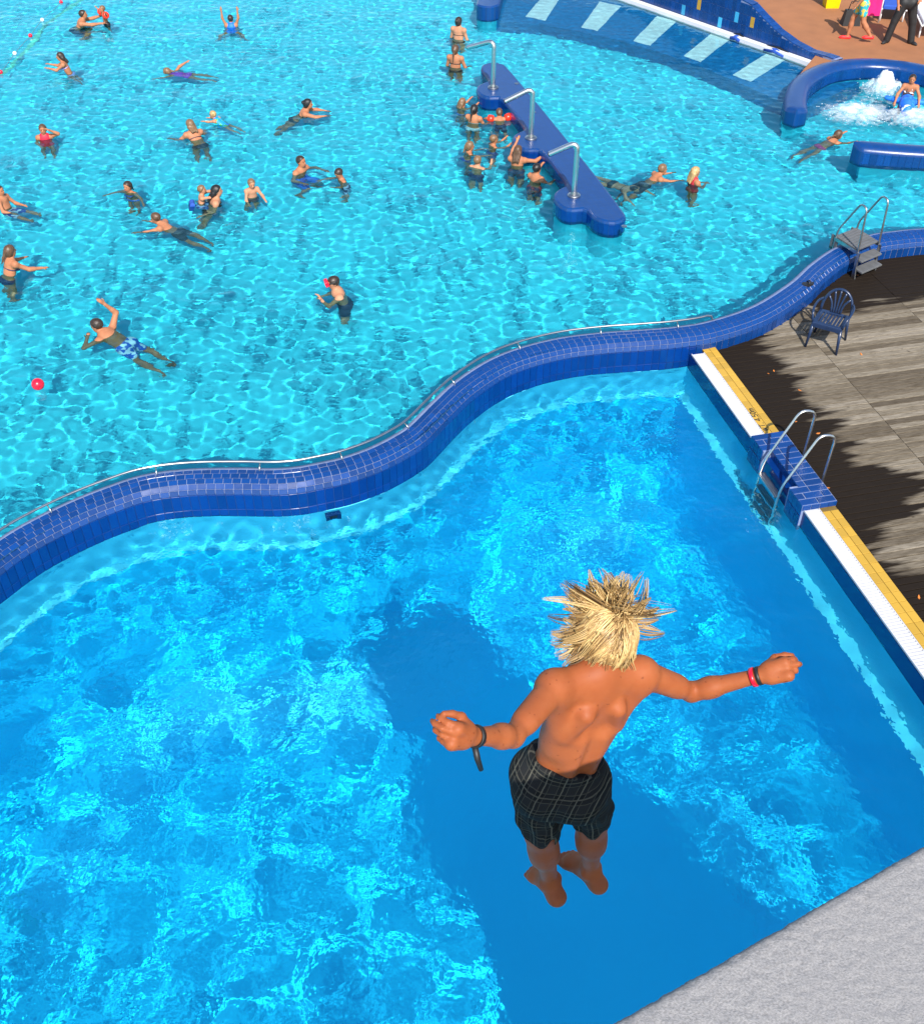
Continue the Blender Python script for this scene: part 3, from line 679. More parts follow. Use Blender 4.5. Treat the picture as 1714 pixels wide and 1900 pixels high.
# crest height above the coping along the parapet: read where the sight line to the crest meets the upright face
def face_pt(x, y):
    d = ray(x, y); q0 = cop0+cn*.16; t = ((q0-CAM)@cn)/(d@cn); return CAM+d*t
cr = [face_pt(x, y) for x, y in ((1180, -130), (1330, -22), (1362, -8), (1392, 8), (1412, 30), (1440, 58), (1470, 80), (1500, 96), (1530, 104))]
cs_ = [((p-cop0)@cd) for p in cr]; cz_ = [p[2] for p in cr]
cs_ = [-2.0]+cs_; cz_ = [cz_[0]]+cz_
def crest(s_): return float(np.interp(s_, cs_, cz_))
sv = np.linspace(0, copL+.5, 60); V = []; F = []
for s_ in sv:
    for nn, z in ((.168, ZCOP-.1), (.168, crest(s_)-.01), (.42, crest(s_)-.01), (.42, ZS-.3)): V.append(cop0+cd*s_+cn*nn+UZ*(z-ZCOP))
for i in range(len(sv)-1):
    for j in range(3): F.append((i*4+j, (i+1)*4+j, (i+1)*4+j+1, i*4+j+1))
nmesh('joint_bed', V, F, M['mortar'], par)
TW, TH = .128, .245
accent = {}
for x, y, m_ in ((1294, 2, 'y'), (1393, 50, 'y'), (1268, 12, 'c'), (1338, 34, 'c'), (1365, 22, 'c')):
    p = face_pt(x, y); accent[(int(((p-cop0)@cd)//TW), int((p[2]-ZCOP)//TH))] = m_
M['cyan_tile'] = tile_mat('pale blue tile', (.04, .32, .55), .25)
tms = {k: box_mesh('tile', TW-.008, TH-.008, .016, .003, M[m_]) for k, m_ in ((None, 'brick'), ('y', 'yellow'), ('c', 'cyan_tile'))}
for i in range(int(copL/TW)+2):
    for j in range(8):
        s_ = (i+.5)*TW; z0 = ZCOP+j*TH; z1 = z0+TH; top = crest(s_)-.02
        if z0 > top-.05: continue
        px_ = pixel(cop0+cd*s_+cn*.16+UZ*(z0-ZCOP))
        if px_[1] < -12 or px_[0] < 1150: continue
        z1 = min(z1, top); m_ = tms[accent.get((i, j))]
        inst('tile', m_, frame(cop0+cd*s_+cn*.166+UZ*((z0+z1)/2-ZCOP), cd, UZ*((z1-z0)/TH), -cn), par)
cme = box_mesh('cap_tile', .125, .12, .018, .004, M['brick'])
s_ = 1.0
while s_ < copL+.4:
    ds = .06; sl_ = unit(np.array([.06, crest(s_+.03)-crest(s_-.03)])); T = cd*sl_[0]+UZ*sl_[1]; Nn = unit(np.cross(T, cn)); Nn = Nn if Nn[2] > 0 else -Nn
    c = cop0+cd*s_+UZ*(crest(s_)-ZCOP); px_ = pixel(c)
    if px_[1] > -20:
        for nn in (.222, .345): inst('cap_tile', cme, frame(c+cn*nn, T, np.cross(Nn, T), Nn), par)
    s_ += .13*max(.35, sl_[0])
# two headrests on the shelf
for k, (x, y, L_) in enumerate(((1365, 72, .30), (1437, 97, .62))):
    p = at(x, y, ZS+.03); hb = empty('headrest', (p[0], p[1], ZSH)); tag(hb, ['short dark blue headrest roll at the fourth white strip', 'long black and blue headrest bar at the rightmost white strip'][k], 'headrest')
    MB().tube([p-cd*L_/2-UZ*.02, p+UZ*.03, p+cd*L_/2-UZ*.02], .065, 10).build('roll', M['towel_blue'], hb, True)
    MB().tube([p-cd*(L_/2+.03)-UZ*.2, p-cd*(L_/2+.02)+UZ*.05+cn*.07, p+cn*.09+UZ*.09, p+cd*(L_/2+.02)+UZ*.05+cn*.07, p+cd*(L_/2+.05)-UZ*.2], .03, 8).build('bar', M['black'], hb, True)
# blue end pillar left of the shelf
e0 = at(905, 6, ZS+.34); e1 = at(925, -70, ZS+.34)
ed_ = unit(e1-e0); en_ = np.array([-ed_[1], ed_[0], 0])
pil = empty('shelf_end_wall', (e0[0], e0[1], ZF)); tag(pil, 'rounded blue tiled end wall at the left of the lounging shelf', 'wall')
pp = [(e0+en_*.30*math.cos(t)-ed_*.30*math.sin(t))[:2] for t in np.linspace(0, math.pi, 9)]+[(e1-en_*.30)[:2], (e1+en_*.30)[:2]]
a_ = sum(pp[i-1][0]*pp[i][1]-pp[i][0]*pp[i-1][1] for i in range(len(pp))); pp = pp if a_ > 0 else pp[::-1]
ip = inset(pp, .04); MB().prism(pp, ZS-.12, ZS+.31).prism(pp, ZS+.31, ZS+.345, ip).build('wall_body', M['mosaic'], pil); MB().prism(inset(pp, .03), ZF-.02, ZS-.11).build('wall_base', M['shallow_floor'], pil)

# ------------------------------------------------------------------ whirlpool ring and the short wall in front of it
def round_wall(name, label, pxs, ztop, half, zbot, cat='wall', tiles=True):
    P = catmull([at(x, y, ztop)[:2] for x, y in pxs], .06); path = Path(P); r_ = empty(name, (*path.p(path.L/2), zbot)); tag(r_, label, cat)
    prof = [(-half, ZS-.12), (-half, ztop-.12)]+[(-half*math.cos(t), ztop-.12+.12*math.sin(t)) for t in np.linspace(.15, math.pi-.15, 7)]+[(half, ztop-.12), (half, ZS-.12)]
    sweep(path, [(-half+.03, zbot), (-half+.03, ZS-.10), (half-.03, ZS-.10), (half-.03, zbot)], 0, path.L, .15, 'wall_base', M['shallow_floor'], r_, closed=True)
    us = np.linspace(0, path.L, int(path.L/.08)+2); V = []; F = []; m = len(prof)
    # rounded start
    for k in range(5):
        sc_ = math.sin((k+.3)/5*math.pi/2); off = -(1-math.sqrt(max(0, 1-(1-sc_)**2)))*0-half*(1-(k+.3)/5)
        for a, z in prof:
            q = path.p(0)+path.t(0)*off+path.n(0)*a*sc_; V.append((q[0], q[1], z))
    for u in us:
        for a, z in prof: V.append(path.w(u, a, z))
    R_ = len(V)//m; F.append(tuple(range(m-1, -1, -1)))
    for i in range(R_-1):
        for j in range(m-1): F.append((i*m+j, (i+1)*m+j, (i+1)*m+j+1, i*m+j+1))
    o = nmesh('wall_body', V, F, M['mosaic'], r_, True); auto_smooth(o, 50)
    if tiles:
        tm = box_mesh('tile', .122, .22, .014, .003, M['brick']); L_ = path.L
        for sg in (-1, 1):
            for i in range(int(L_/.13)):
                u = (i+.5)*.13; nv = path.n(u)*sg; tv = path.t(u); c = path.w(u, sg*(half+.001), ztop-.12-.115)
                if (CAM[:2]-c[:2])@nv < 0: continue
                px_ = pixel(c)
                if px_[0] > 1740: continue
                inst('tile', tm, frame(c, (tv[0], tv[1], 0), (0, 0, 1), (nv[0], nv[1], 0)), r_)
    return path
RING = round_wall('whirlpool_ring', 'curved blue ring wall round the bubbling whirlpool', [(1478, 196), (1478, 172), (1487, 148), (1510, 130), (1545, 116), (1600, 110), (1660, 113), (1714, 122), (1765, 136), (1840, 165), (1900, 215), (1915, 260)], ZS+.34, .24, ZF-.02)
round_wall('whirlpool_front_wall', 'short blue tiled wall standing in the water before the whirlpool', [(1604, 264), (1650, 268), (1714, 272), (1790, 274)], ZS+.36, .22, ZF-.02)
# terrace: behind the ring and the parapet
back = [RING.p(u)+RING.n(u)*.20 for u in np.linspace(RING.L*.16, RING.L*.8, 24)]
if (RING.p(RING.L*.45)+RING.n(RING.L*.45)*.2)[1] < RING.p(RING.L*.45)[1]: back = [RING.p(u)-RING.n(u)*.20 for u in np.linspace(RING.L*.16, RING.L*.8, 24)]
tp = [tuple((cop0+cd*s_+cn*.40)[:2]) for s_ in (0.0, copL*.5, copL-.2)]+[tuple(p) for p in back]+[(34, back[-1][1]), (34, 56), (cop0[0]-.5, 56)]
ter = MB().prism(tp, ZF, ZTER).build('terrace', M['terrace']); ter['kind'] = 'structure'

# ------------------------------------------------------------------ diving platform (7.5 m) with roughcast top, on a pillar
ZPL = 7.5
pA, pB, pB2, pC, pD = map(np.array, ((.112, .68), (1.30, 1.3147), (1.85, .95), (6.0, -4.3), (2.35, -5.4)))
plat = empty('diving_platform', (3.3, -2, .12)); tag(plat, 'grey roughcast concrete diving platform at the bottom right corner', 'diving platform')
def grains(nx, ny, seed, passes=2):
    r = np.random.default_rng(seed).random((ny, nx))
    for _ in range(passes): r = (r+np.roll(r, 1, 0)+np.roll(r, -1, 0)+np.roll(r, 1, 1)+np.roll(r, -1, 1))/5
    return (r-r.mean())/r.std()
eu = unit(pB-pA); ev = unit(pD-pA); ev = np.array([eu[1], -eu[0]]); WU = np.linalg.norm(pB-pA)
hstep = .0042; NU, NV = int(1.05/hstep), int(.75/hstep)
gz = .00055*grains(NU, NV, 3, 1)
uu_ = np.arange(NU)*hstep; vv_ = np.arange(NV)*hstep; GU, GV = np.meshgrid(uu_, vv_)
rim = np.clip(GV/.02, 0, 1); zz_ = ZPL+gz-.012*(1-np.sqrt(np.clip(1-(1-rim)**2, 0, 1)))
jit = .0006*grains(NU, NV, 9, 2)
PX = pA[0]+eu[0]*GU+ev[0]*(GV+jit); PY = pA[1]+eu[1]*GU+ev[1]*(GV+jit)
idx = np.arange(NU*NV).reshape(NV, NU); q = np.stack([idx[:-1, :-1], idx[1:, :-1], idx[1:, 1:], idx[:-1, 1:]], -1).reshape(-1, 4)
n = NT('roughcast concrete'); g1 = n.noise(n.pos, 240, 2); g2 = n.noise(n.pos, 3, 4); g3 = n.noise(n.pos, 700, 2)
n.color(n.mix(n.math('MULTIPLY', g2, .6), n.ramp(g1, [(.30, (.17, .165, .163)), (.62, (.29, .282, .28))]), (.24, .23, .225))); n.rough(.9); n.bump(n.math('ADD', g1, g3), .55, .003); M['roughcast'] = n.m
nmesh('roughcast_top', np.stack([PX, PY, zz_], -1).reshape(-1, 3), q, M['roughcast'], plat, True)
pl = MB()
pl.prism([(pA+ev*.006), (pB+ev*.006), pB2, pC, pD], ZPL-.24, ZPL-.016); pl.build('slab', M['roughcast'], plat)
pl = MB(); pl.prism([pA+eu*1.045+ev*.0, pB, pB2, pC, pD, pA+ev*.745, pA+ev*.745+eu*1.045], ZPL-.015, ZPL-.001); pl.build('slab_top', M['roughcast'], plat)
pl = MB(); pl.prism([(3.0, -10.2), (4.4, -10.2), (4.4, -9.2), (3.0, -9.2)], .1, ZPL-.2); pl.build('pillar', M['roughcast'], plat)
pl = MB(); pl.prism([pD+np.array([.2, .2]), pC+np.array([-.2, .1]), (4.6, -10.4), (2.8, -10.4)], ZPL-.45, ZPL-.2); pl.build('support_beam', M['roughcast'], plat)

# ------------------------------------------------------------------ lane rope with floats, floor line, ball
rope = empty('float_line', at(60, 60, ZS)); tag(rope, 'thin rope with small red and white floats at the upper left', 'float line')
fp = [(-60, 200), (2, 134), (28, 99), (57, 66), (79, 37), (114, 4), (150, -40)]
MB().tube(catmull([at(x, y, ZS+.01) for x, y in fp], .2), .006, 6).build('rope', M['steel_dark'], rope, True)
for (x, y), m_ in zip(fp[1:-1], ('red', 'white', 'red', 'white', 'red')): MB().sphere(at(x, y, ZS+.03), (.05, .05, .05), 12, 8).build('float', M[m_], rope, True)
ln = Path(catmull([at(x, y, ZF)[:2]+np.array([0, -.3]) for x, y in ((-60, 245), (0, 196), (40, 168), (75, 130), (105, 90), (150, 55), (215, 12), (260, -30))], .2))
sweep(ln, [(-.07, ZF+.004), (.07, ZF+.004)], 0, ln.L, .3, 'floor_line', M['stripe'], so)
bp_ = at(71, 713, ZS+.06); ball = MB().sphere(bp_, .088, 24, 16).build('ball', M['red'], None, True, loc=bp_); tag(ball, 'shiny red ball floating alone on the pool at the left', 'ball'); RIPPLES.append((bp_[0], bp_[1], .5))

# ------------------------------------------------------------------ implicit figures: tapered capsules and ellipsoids blended, meshed with surface nets
def d_cap(P, a, b, ra, rb, f=None, sq=1.0):
    a = np.asarray(a, float); b = np.asarray(b, float); Q = P-a; ba = b-a
    if f is not None and sq != 1.0:
        k = (Q@f)*(1/sq-1); Q = Q+k[:, None]*f; ba = ba+f*((ba@f)*(1/sq-1))
    L2 = ba@ba+1e-12; t = np.clip((Q@ba)/L2, 0, 1)
    d = np.linalg.norm(Q-t[:, None]*ba, axis=1)-(ra+(rb-ra)*t)
    return d*(sq if sq < 1 else 1.0)
def d_ell(P, c, r, A=None):
    Q = P-np.asarray(c); Q = Q@(np.asarray(A).T) if A is not None else Q
    r = np.asarray(r, float); k0 = np.linalg.norm(Q/r, axis=1); k1 = np.linalg.norm(Q/(r*r), axis=1)+1e-9
    return k0*(k0-1)/k1
def smin(a, b, k):
    if k <= 0: return np.minimum(a, b)
    h = np.maximum(k-np.abs(a-b), 0)/k; return np.minimum(a, b)-h*h*k*.25
class Field:
    def __init__(s): s.p = []
    def cap(s, a, b, ra, rb=None, k=.03, f=None, sq=1.0, sub=False): s.p.append(('c', a, b, ra, ra if rb is None else rb, k, f, sq, sub)); return s
    def ell(s, c, r, A=None, k=.03, sub=False): s.p.append(('e', c, r, A, k, sub)); return s
    def bounds(s):
        lo = np.full(3, 1e9); hi = -lo
        for q in s.p:
            if q[-1]: continue
            if q[0] == 'c':
                R_ = max(q[3], q[4])
                for e in (q[1], q[2]): lo = np.minimum(lo, np.asarray(e)-R_); hi = np.maximum(hi, np.asarray(e)+R_)
            else: R_ = max(q[2]); lo = np.minimum(lo, np.asarray(q[1])-R_); hi = np.maximum(hi, np.asarray(q[1])+R_)
        return lo, hi
    def __call__(s, P):
        d = None
        for q in s.p:
            if q[0] == 'c':
                _, a, b, ra, rb, k, f, sq, sub = q; m = (np.asarray(a)+np.asarray(b))/2; R_ = np.linalg.norm(np.asarray(b)-np.asarray(a))/2+max(ra, rb)
            else: _, c, r, A, k, sub = q; m = np.asarray(c); R_ = max(r)
            if d is None:
                d = d_cap(P, a, b, ra, rb, f, sq) if q[0] == 'c' else d_ell(P, c, r, A); continue
            far = np.linalg.norm(P-m, axis=1)-R_
            sel = (far < np.maximum(d, 0)+k+.02) if not sub else (far < .03)
            if not sel.any(): continue
            e = d_cap(P[sel], a, b, ra, rb, f, sq) if q[0] == 'c' else d_ell(P[sel], c, r, A)
            d[sel] = smin(d[sel], e, k) if not sub else -smin(-d[sel], e, k)
        return d
def surface(fun, lo, hi, h):
    """surface nets of fun<0 in a box, evaluated only near the surface"""
    lo = np.asarray(lo)-2.5*h; hi = np.asarray(hi)+2.5*h; C = 4
    n = np.maximum(2, np.ceil((hi-lo)/(h*C)).astype(int)); H = h*C
    ax = [lo[k]+(np.arange(n[k])+.5)*H for k in range(3)]
    G = np.stack(np.meshgrid(*ax, indexing='ij'), -1).reshape(-1, 3); D = fun(G).reshape(n)
    act = np.abs(D) < H*1.15+.012
    N = n*C; Fd = np.repeat(np.repeat(np.repeat(np.where(D < 0, -1., 1.), C, 0), C, 1), C, 2).astype(np.float32)*h
    mask = np.repeat(np.repeat(np.repeat(act, C, 0), C, 1), C, 2); ii = np.argwhere(mask)
    P = lo+(ii+.5)*h; v = fun(P); Fd[mask] = v
    S = Fd < 0
    B = [S[i:N[0]-1+i, j:N[1]-1+j, k:N[2]-1+k] for i in (0, 1) for j in (0, 1) for k in (0, 1)]
    sm = sum(b.astype(np.int8) for b in B); cells = np.argwhere((sm > 0) & (sm < 8))
    if not len(cells): return np.zeros((0, 3)), np.zeros((0, 4), int)
    cor = np.array([(i, j, k) for i in (0, 1) for j in (0, 1) for k in (0, 1)]); fv = np.stack([Fd[cells[:, 0]+c[0], cells[:, 1]+c[1], cells[:, 2]+c[2]] for c in cor], 1)
    acc = np.zeros((len(cells), 3)); cnt = np.zeros(len(cells))
    for a in range(8):
        for b in range(a+1, 8):
            if np.abs(cor[a]-cor[b]).sum() != 1: continue
            fa, fb = fv[:, a], fv[:, b]; m = (fa < 0) != (fb < 0)
            if not m.any(): continue
            t = (fa[m]/(fa[m]-fb[m]))[:, None]; acc[m] += cor[a]+t*(cor[b]-cor[a]); cnt[m] += 1
    V = lo+(cells+.5+acc/cnt[:, None])*h
    ID = np.full(N-1, -1, np.int64); ID[cells[:, 0], cells[:, 1], cells[:, 2]] = np.arange(len(cells)); Q = []
    for k in range(3):
        a, b = (k+1) % 3, (k+2) % 3
        sl0 = [slice(None)]*3; sl1 = [slice(None)]*3; sl0[k] = slice(0, N[k]-1); sl1[k] = slice(1, N[k])
        s0, s1 = S[tuple(sl0)], S[tuple(sl1)]; e = np.argwhere(s0 != s1); e = e[(e[:, a] > 0) & (e[:, b] > 0) & (e[:, a] < N[a]-1) & (e[:, b] < N[b]-1)]
        def cid(da, db):
            c = e.copy(); c[:, a] -= da; c[:, b] -= db; return ID[c[:, 0], c[:, 1], c[:, 2]]
        q = np.stack([cid(1, 1), cid(0, 1), cid(0, 0), cid(1, 0)], 1); fl = s0[e[:, 0], e[:, 1], e[:, 2]]
        q[~fl] = q[~fl][:, ::-1]; Q.append(q)
    Q = np.vstack(Q); Q = Q[(Q >= 0).all(1)]
    return V, Q

SKIN = {}
def skin_mat(key):
    if key in SKIN: return SKIN[key]
    c = {'tan': (.41, .18, .092), 'fair': (.50, .25, .145), 'brown': (.30, .11, .05), 'boy': (.345, .105, .036)}[key]
    n = NT('skin '+key); f = n.noise(n.pos, 9, 4); f2 = n.noise(n.pos, 60, 3)
    f3 = n.noise(n.pos, 3.2, 2); spot = n.math('GREATER_THAN', n.noise(n.pos, 75, 0), .79)
    n.color(n.mix(n.math('MULTIPLY', spot, .55), n.mix(n.math('MULTIPLY_ADD', f2, .35, n.math('MULTIPLY', f3, .25)), n.ramp(f, [(.3, (c[0]*.86, c[1]*.8, c[2]*.78)), (.7, (min(1, c[0]*1.1), c[1]*1.12, c[2]*1.15))]), (c[0]*.72, c[1]*.52, c[2]*.45)), (c[0]*.35, c[1]*.22, c[2]*.2)))
    n.rough(.55); n.b.inputs['Specular IOR Level'].default_value = .22; n.bump(n.noise(n.pos, 220, 2), .06, .002); SKIN[key] = n.m
    if key == 'boy': n.b.inputs['Subsurface Weight'].default_value = .18; n.b.inputs['Subsurface Radius'].default_value = (1.0, .35, .18); n.b.inputs['Subsurface Scale'].default_value = .012
    return n.m
HAIR = {}
def hair_mat(key):
    if key in HAIR: return HAIR[key]
    c = {'dark': (.028, .016, .010), 'black': (.010, .008, .008), 'brown': (.085, .042, .02), 'lbrown': (.17, .095, .045), 'blond': (.42, .27, .11)}[key]
    n = NT('hair '+key); st = n.noise(n.vmath('MULTIPLY', n.pos, (60, 60, 9)), 1.0, 3); n.color(n.ramp(st, [(.3, tuple(q*.55 for q in c)), (.7, tuple(min(1, q*1.35) for q in c))])); n.rough(.45); n.bump(st, .5, .006); HAIR[key] = n.m; return n.m
CL = {}
def cloth_mat(c, c2=None):
    key = (c, c2)
    if key in CL: return CL[key]
    n = NT('swimwear')
    if c2 is None: f = n.noise(n.pos, 14, 3); n.color(n.ramp(f, [(.3, tuple(q*.75 for q in c)), (.7, tuple(min(1, q*1.2) for q in c))]))
    else: n.color(n.ramp(n.noise(n.pos, 11, 1), [(.48, c), (.54, c2)]))
    n.rough(.6); CL[key] = n.m; return n.m
M['eye'] = plain('eye', (.03, .02, .02), .2); M['lip'] = plain('lips', (.38, .10, .08), .5)

def hand(F_, w_, d, pal, side, h, curl=.5):
    """palm and five unequal fingers; d: forearm direction, pal: palm normal, side: towards the thumb"""
    L_ = .105*h/1.0; L_ = .1*h; side = unit(side-d*(side@d)); pal = unit(pal-d*(pal@d)-side*(pal@side))
    k0 = w_+d*L_*.48
    F_.cap(w_, k0, .016*h, .021*h, k=.012, f=pal, sq=.55)
    for i, (o_, l_) in enumerate(((.75, .40), (.26, .46), (-.25, .43), (-.72, .34))):
        r0 = k0+side*o_*.019*h; m1 = r0+unit(d*(1-curl*.4)+pal*curl*.6)*L_*l_*.55; m2 = m1+unit(d*(1-curl)+pal*curl*1.3)*L_*l_*.5
        F_.cap(r0, m1, .0062*h, .0057*h, k=.004); F_.cap(m1, m2, .0056*h, .0046*h, k=.003)
    t0 = w_+d*L_*.15+side*.014*h; t1 = t0+unit(d*.6+side*.8+pal*.3)*L_*.26; t2 = t1+unit(d*.95+side*.2+pal*.3)*L_*.24
    F_.cap(t0, t1, .0078*h, .0066*h, k=.008); F_.cap(t1, t2, .0064*h, .005*h, k=.003)

def person(label, head, h=1.5, yaw=90., lean=0., z=None, floor=ZF, L=((.3, .3, -1), (.8, 0, -.4)), R=((.3, .3, -1), (.8, 0, -.4)), legs='stand', look=(0, 0), skin='tan',
           hair=('dark', 'short'), suit=('trunks', (.01, .02, .05), None), vox=.0145, wide=1.0, name='person', cat='person', group=None, shoes=None, ripple=1.0, roll=0.):
    """head: picture position of the head centre; yaw: where the chest faces (0 right, 90 away); lean: torso pitched forward; arms (forward, outward, up)"""
    ya = math.radians(yaw); Fy = np.array([math.cos(ya), math.sin(ya), 0]); Ly = np.array([-math.sin(ya), math.cos(ya), 0])
    le = math.radians(lean); U = math.cos(le)*UZ+math.sin(le)*Fy; Ft = math.cos(le)*Fy-math.sin(le)*UZ
    if roll: U = unit(U+Ly*math.tan(math.radians(roll)))
    HH = .052+.036*h                                   # half head height
    lkp = math.radians(look[1]); lky = ya+math.radians(look[0])
    Hf = np.array([math.cos(lky)*math.cos(lkp), math.sin(lky)*math.cos(lkp), math.sin(lkp)]); Hl = np.array([-math.sin(lky), math.cos(lky), 0]); Hu = np.cross(Hf, Hl)
    neck0 = U*.30*h; Nd = unit(U*.7+Hu*.3+Hf*.12+UZ*.25); hc0 = neck0+Nd*(.028*h+HH*.92)
    pz = None
    if z is None: pz = floor+.515*h; hz = pz+hc0[2]
    else: hz = z
    HC = at(*head, hz); pel = HC-hc0; neck = pel+neck0
    B = Field(); w_ = wide
    hip = [pel+Ly*sg*.052*h*w_ for sg in (1, -1)]; sh = [neck-U*.028*h+Ly*sg*.098*h*w_ for sg in (1, -1)]
    A3 = np.stack([Ft, Ly, U])
    B.cap(hip[0], hip[1], .060*h*w_, k=.03, f=Ft, sq=.9)
    B.cap(pel, pel+U*.13*h, .078*h*w_, .071*h*w_, k=.04, f=Ft, sq=.70)
    B.cap(pel+U*.15*h, pel+U*.245*h, .080*h*w_, .092*h*w_, k=.05, f=Ft, sq=.66)
    B.cap(sh[0], sh[1], .036*h, k=.035)
    B.cap(neck-U*.045*h, neck-U*.005*h, .052*h, .034*h, k=.03)
    B.cap(neck-U*.01*h, HC-Hu*HH*.35, .033*h, .032*h, k=.02)
    for sg in (1, -1): B.ell(pel-Ft*.035*h+Ly*sg*.036*h-U*.01*h, (.05*h, .045*h, .052*h), A3, k=.03)
    # head
    H3 = np.stack([Hf, Hl, Hu])
    B.ell(HC+Hu*HH*.22-Hf*HH*.08, (HH*.86, HH*.70, HH*.78), H3, k=.012); B.ell(HC-Hu*HH*.38+Hf*HH*.20, (HH*.56, HH*.52, HH*.60), H3, k=.03)
    B.ell(HC+Hf*HH*.84-Hu*HH*.14, (HH*.16, HH*.11, HH*.20), H3, k=.015)
    for sg in (1, -1): B.ell(HC+Hl*sg*HH*.70-Hu*HH*.10-Hf*HH*.06, (HH*.16, HH*.06, HH*.22), H3, k=.008); B.ell(HC+Hf*HH*.70+Hl*sg*HH*.26+Hu*HH*.08, (HH*.09, HH*.13, HH*.09), H3, k=.02, sub=True)
    hands = []
    for i, arm in enumerate((L, R)):
        sg = 1 if i == 0 else -1
        vec = lambda v: unit(Fy*v[0]+Ly*sg*v[1]+UZ*v[2])
        el = sh[i]+vec(arm[0])*.162*h; wr = el+vec(arm[1])*.142*h
        B.ell(sh[i]+Ly*sg*.006*h, (.037*h,)*3, None, k=.03)
        B.cap(sh[i], el, .031*h*w_, .0245*h, k=.025); B.cap(el, wr, .0255*h, .0165*h, k=.015)
        B.cap(el, el+(wr-el)*.35, .0265*h, .025*h, k=.015)
        d = vec(arm[1]); pal = -UZ if abs(d[2]) < .8 else Fy; hand(B, wr, d, pal+1e-3*Fy, np.cross(pal, d)*(-sg)+1e-4, h, .35); hands.append((sh[i], el, wr, d))
    feet = []; thigh = []; fd = []
    for i in (0, 1):
        sg = 1 if i == 0 else -1
        if legs == 'stand':
            st = .55 if (i == 0) else -.35
            kd = unit(-UZ+Fy*.10*st+Ly*sg*.10); kn = hip[i]+kd*.245*h; an = kn+unit(-UZ-Fy*.10*(1-st)*.6)*.235*h
            if pz is not None: an[2] = floor+.035*h
            td = Fy
        elif legs == 'trail':
            kd = unit(-U+Ly*sg*(.16)+UZ*(.0 if i else -.16)); kn = hip[i]+kd*.245*h; an = kn+unit(-U+UZ*(.0 if i == 0 else -.2)-Fy*.1)*.235*h; td = unit(-U-UZ*.4)
        elif legs == 'frog':
            kd = unit(-U*.7+Ly*sg*.7-UZ*.1); kn = hip[i]+kd*.245*h; an = kn+unit(-U+Ly*sg*.35-UZ*.2)*.235*h; td = unit(Ly*sg-U*.5)
        elif legs == 'tuck':
            kd = unit(Fy*.85+Ly*sg*.25-UZ*.35); kn = hip[i]+kd*.245*h; an = kn+unit(-UZ*.5-Fy*.3+Ly*sg*.1)*.235*h; td = Fy
        elif legs == 'sit':
            kd = unit(Fy*.9+Ly*sg*.2-UZ*.15); kn = hip[i]+kd*.245*h; an = kn+unit(-UZ*.35+Fy*.9)*.235*h; td = UZ
        elif legs == 'stride':
            kd = unit(-UZ+Fy*(.38 if i else -.22)+Ly*sg*.04); kn = hip[i]+kd*.245*h; an = kn+unit(-UZ+Fy*(.10 if i else -.75))*.235*h; td = Fy
            if i: an[2] = floor+.035*h
        elif legs == 'apart':
            kd = unit(-UZ+Ly*sg*.26); kn = hip[i]+kd*.245*h; an = kn+unit(-UZ+Ly*sg*.18)*.235*h; td = unit(Fy+Ly*sg*.7); an[2] = floor+.035*h
        B.cap(hip[i], kn, .056*h*w_, .036*h, k=.03); B.cap(kn, kn+(an-kn)*.38, .035*h, .037*h, k=.02); B.cap(kn+(an-kn)*.3, an, .037*h, .021*h, k=.02)
        td = unit(td); B.cap(an-td*.022*h-UZ*.012*h, an+td*.075*h-UZ*.016*h, .020*h, .017*h, k=.015); B.cap(an+td*.075*h-UZ*.016*h, an+td*.105*h-UZ*.018*h, .017*h, .011*h, k=.01)
        thigh.append((hip[i], kn)); feet.append(an); fd.append(td)
    root = empty(name, (pel[0], pel[1], min(pel[2], ZS))); tag(root, label, cat, group)
    lo, hi = B.bounds()
    V, Q = surface(B, lo, hi, vox); nmesh('body', V, Q, skin_mat(skin), root, True)
    # swimwear
    def shell(Fd, off, clips, nm, mat_, bnd):
        fun = lambda P: np.max(np.stack([Fd(P)-off]+[c(P) for c in clips]), 0)
        V, Q = surface(fun, bnd[0], bnd[1], vox*.9)
        if len(Q): return nmesh(nm, V, Q, mat_, root, True)
    def plane(p, nrm): return lambda P: (P-p)@nrm
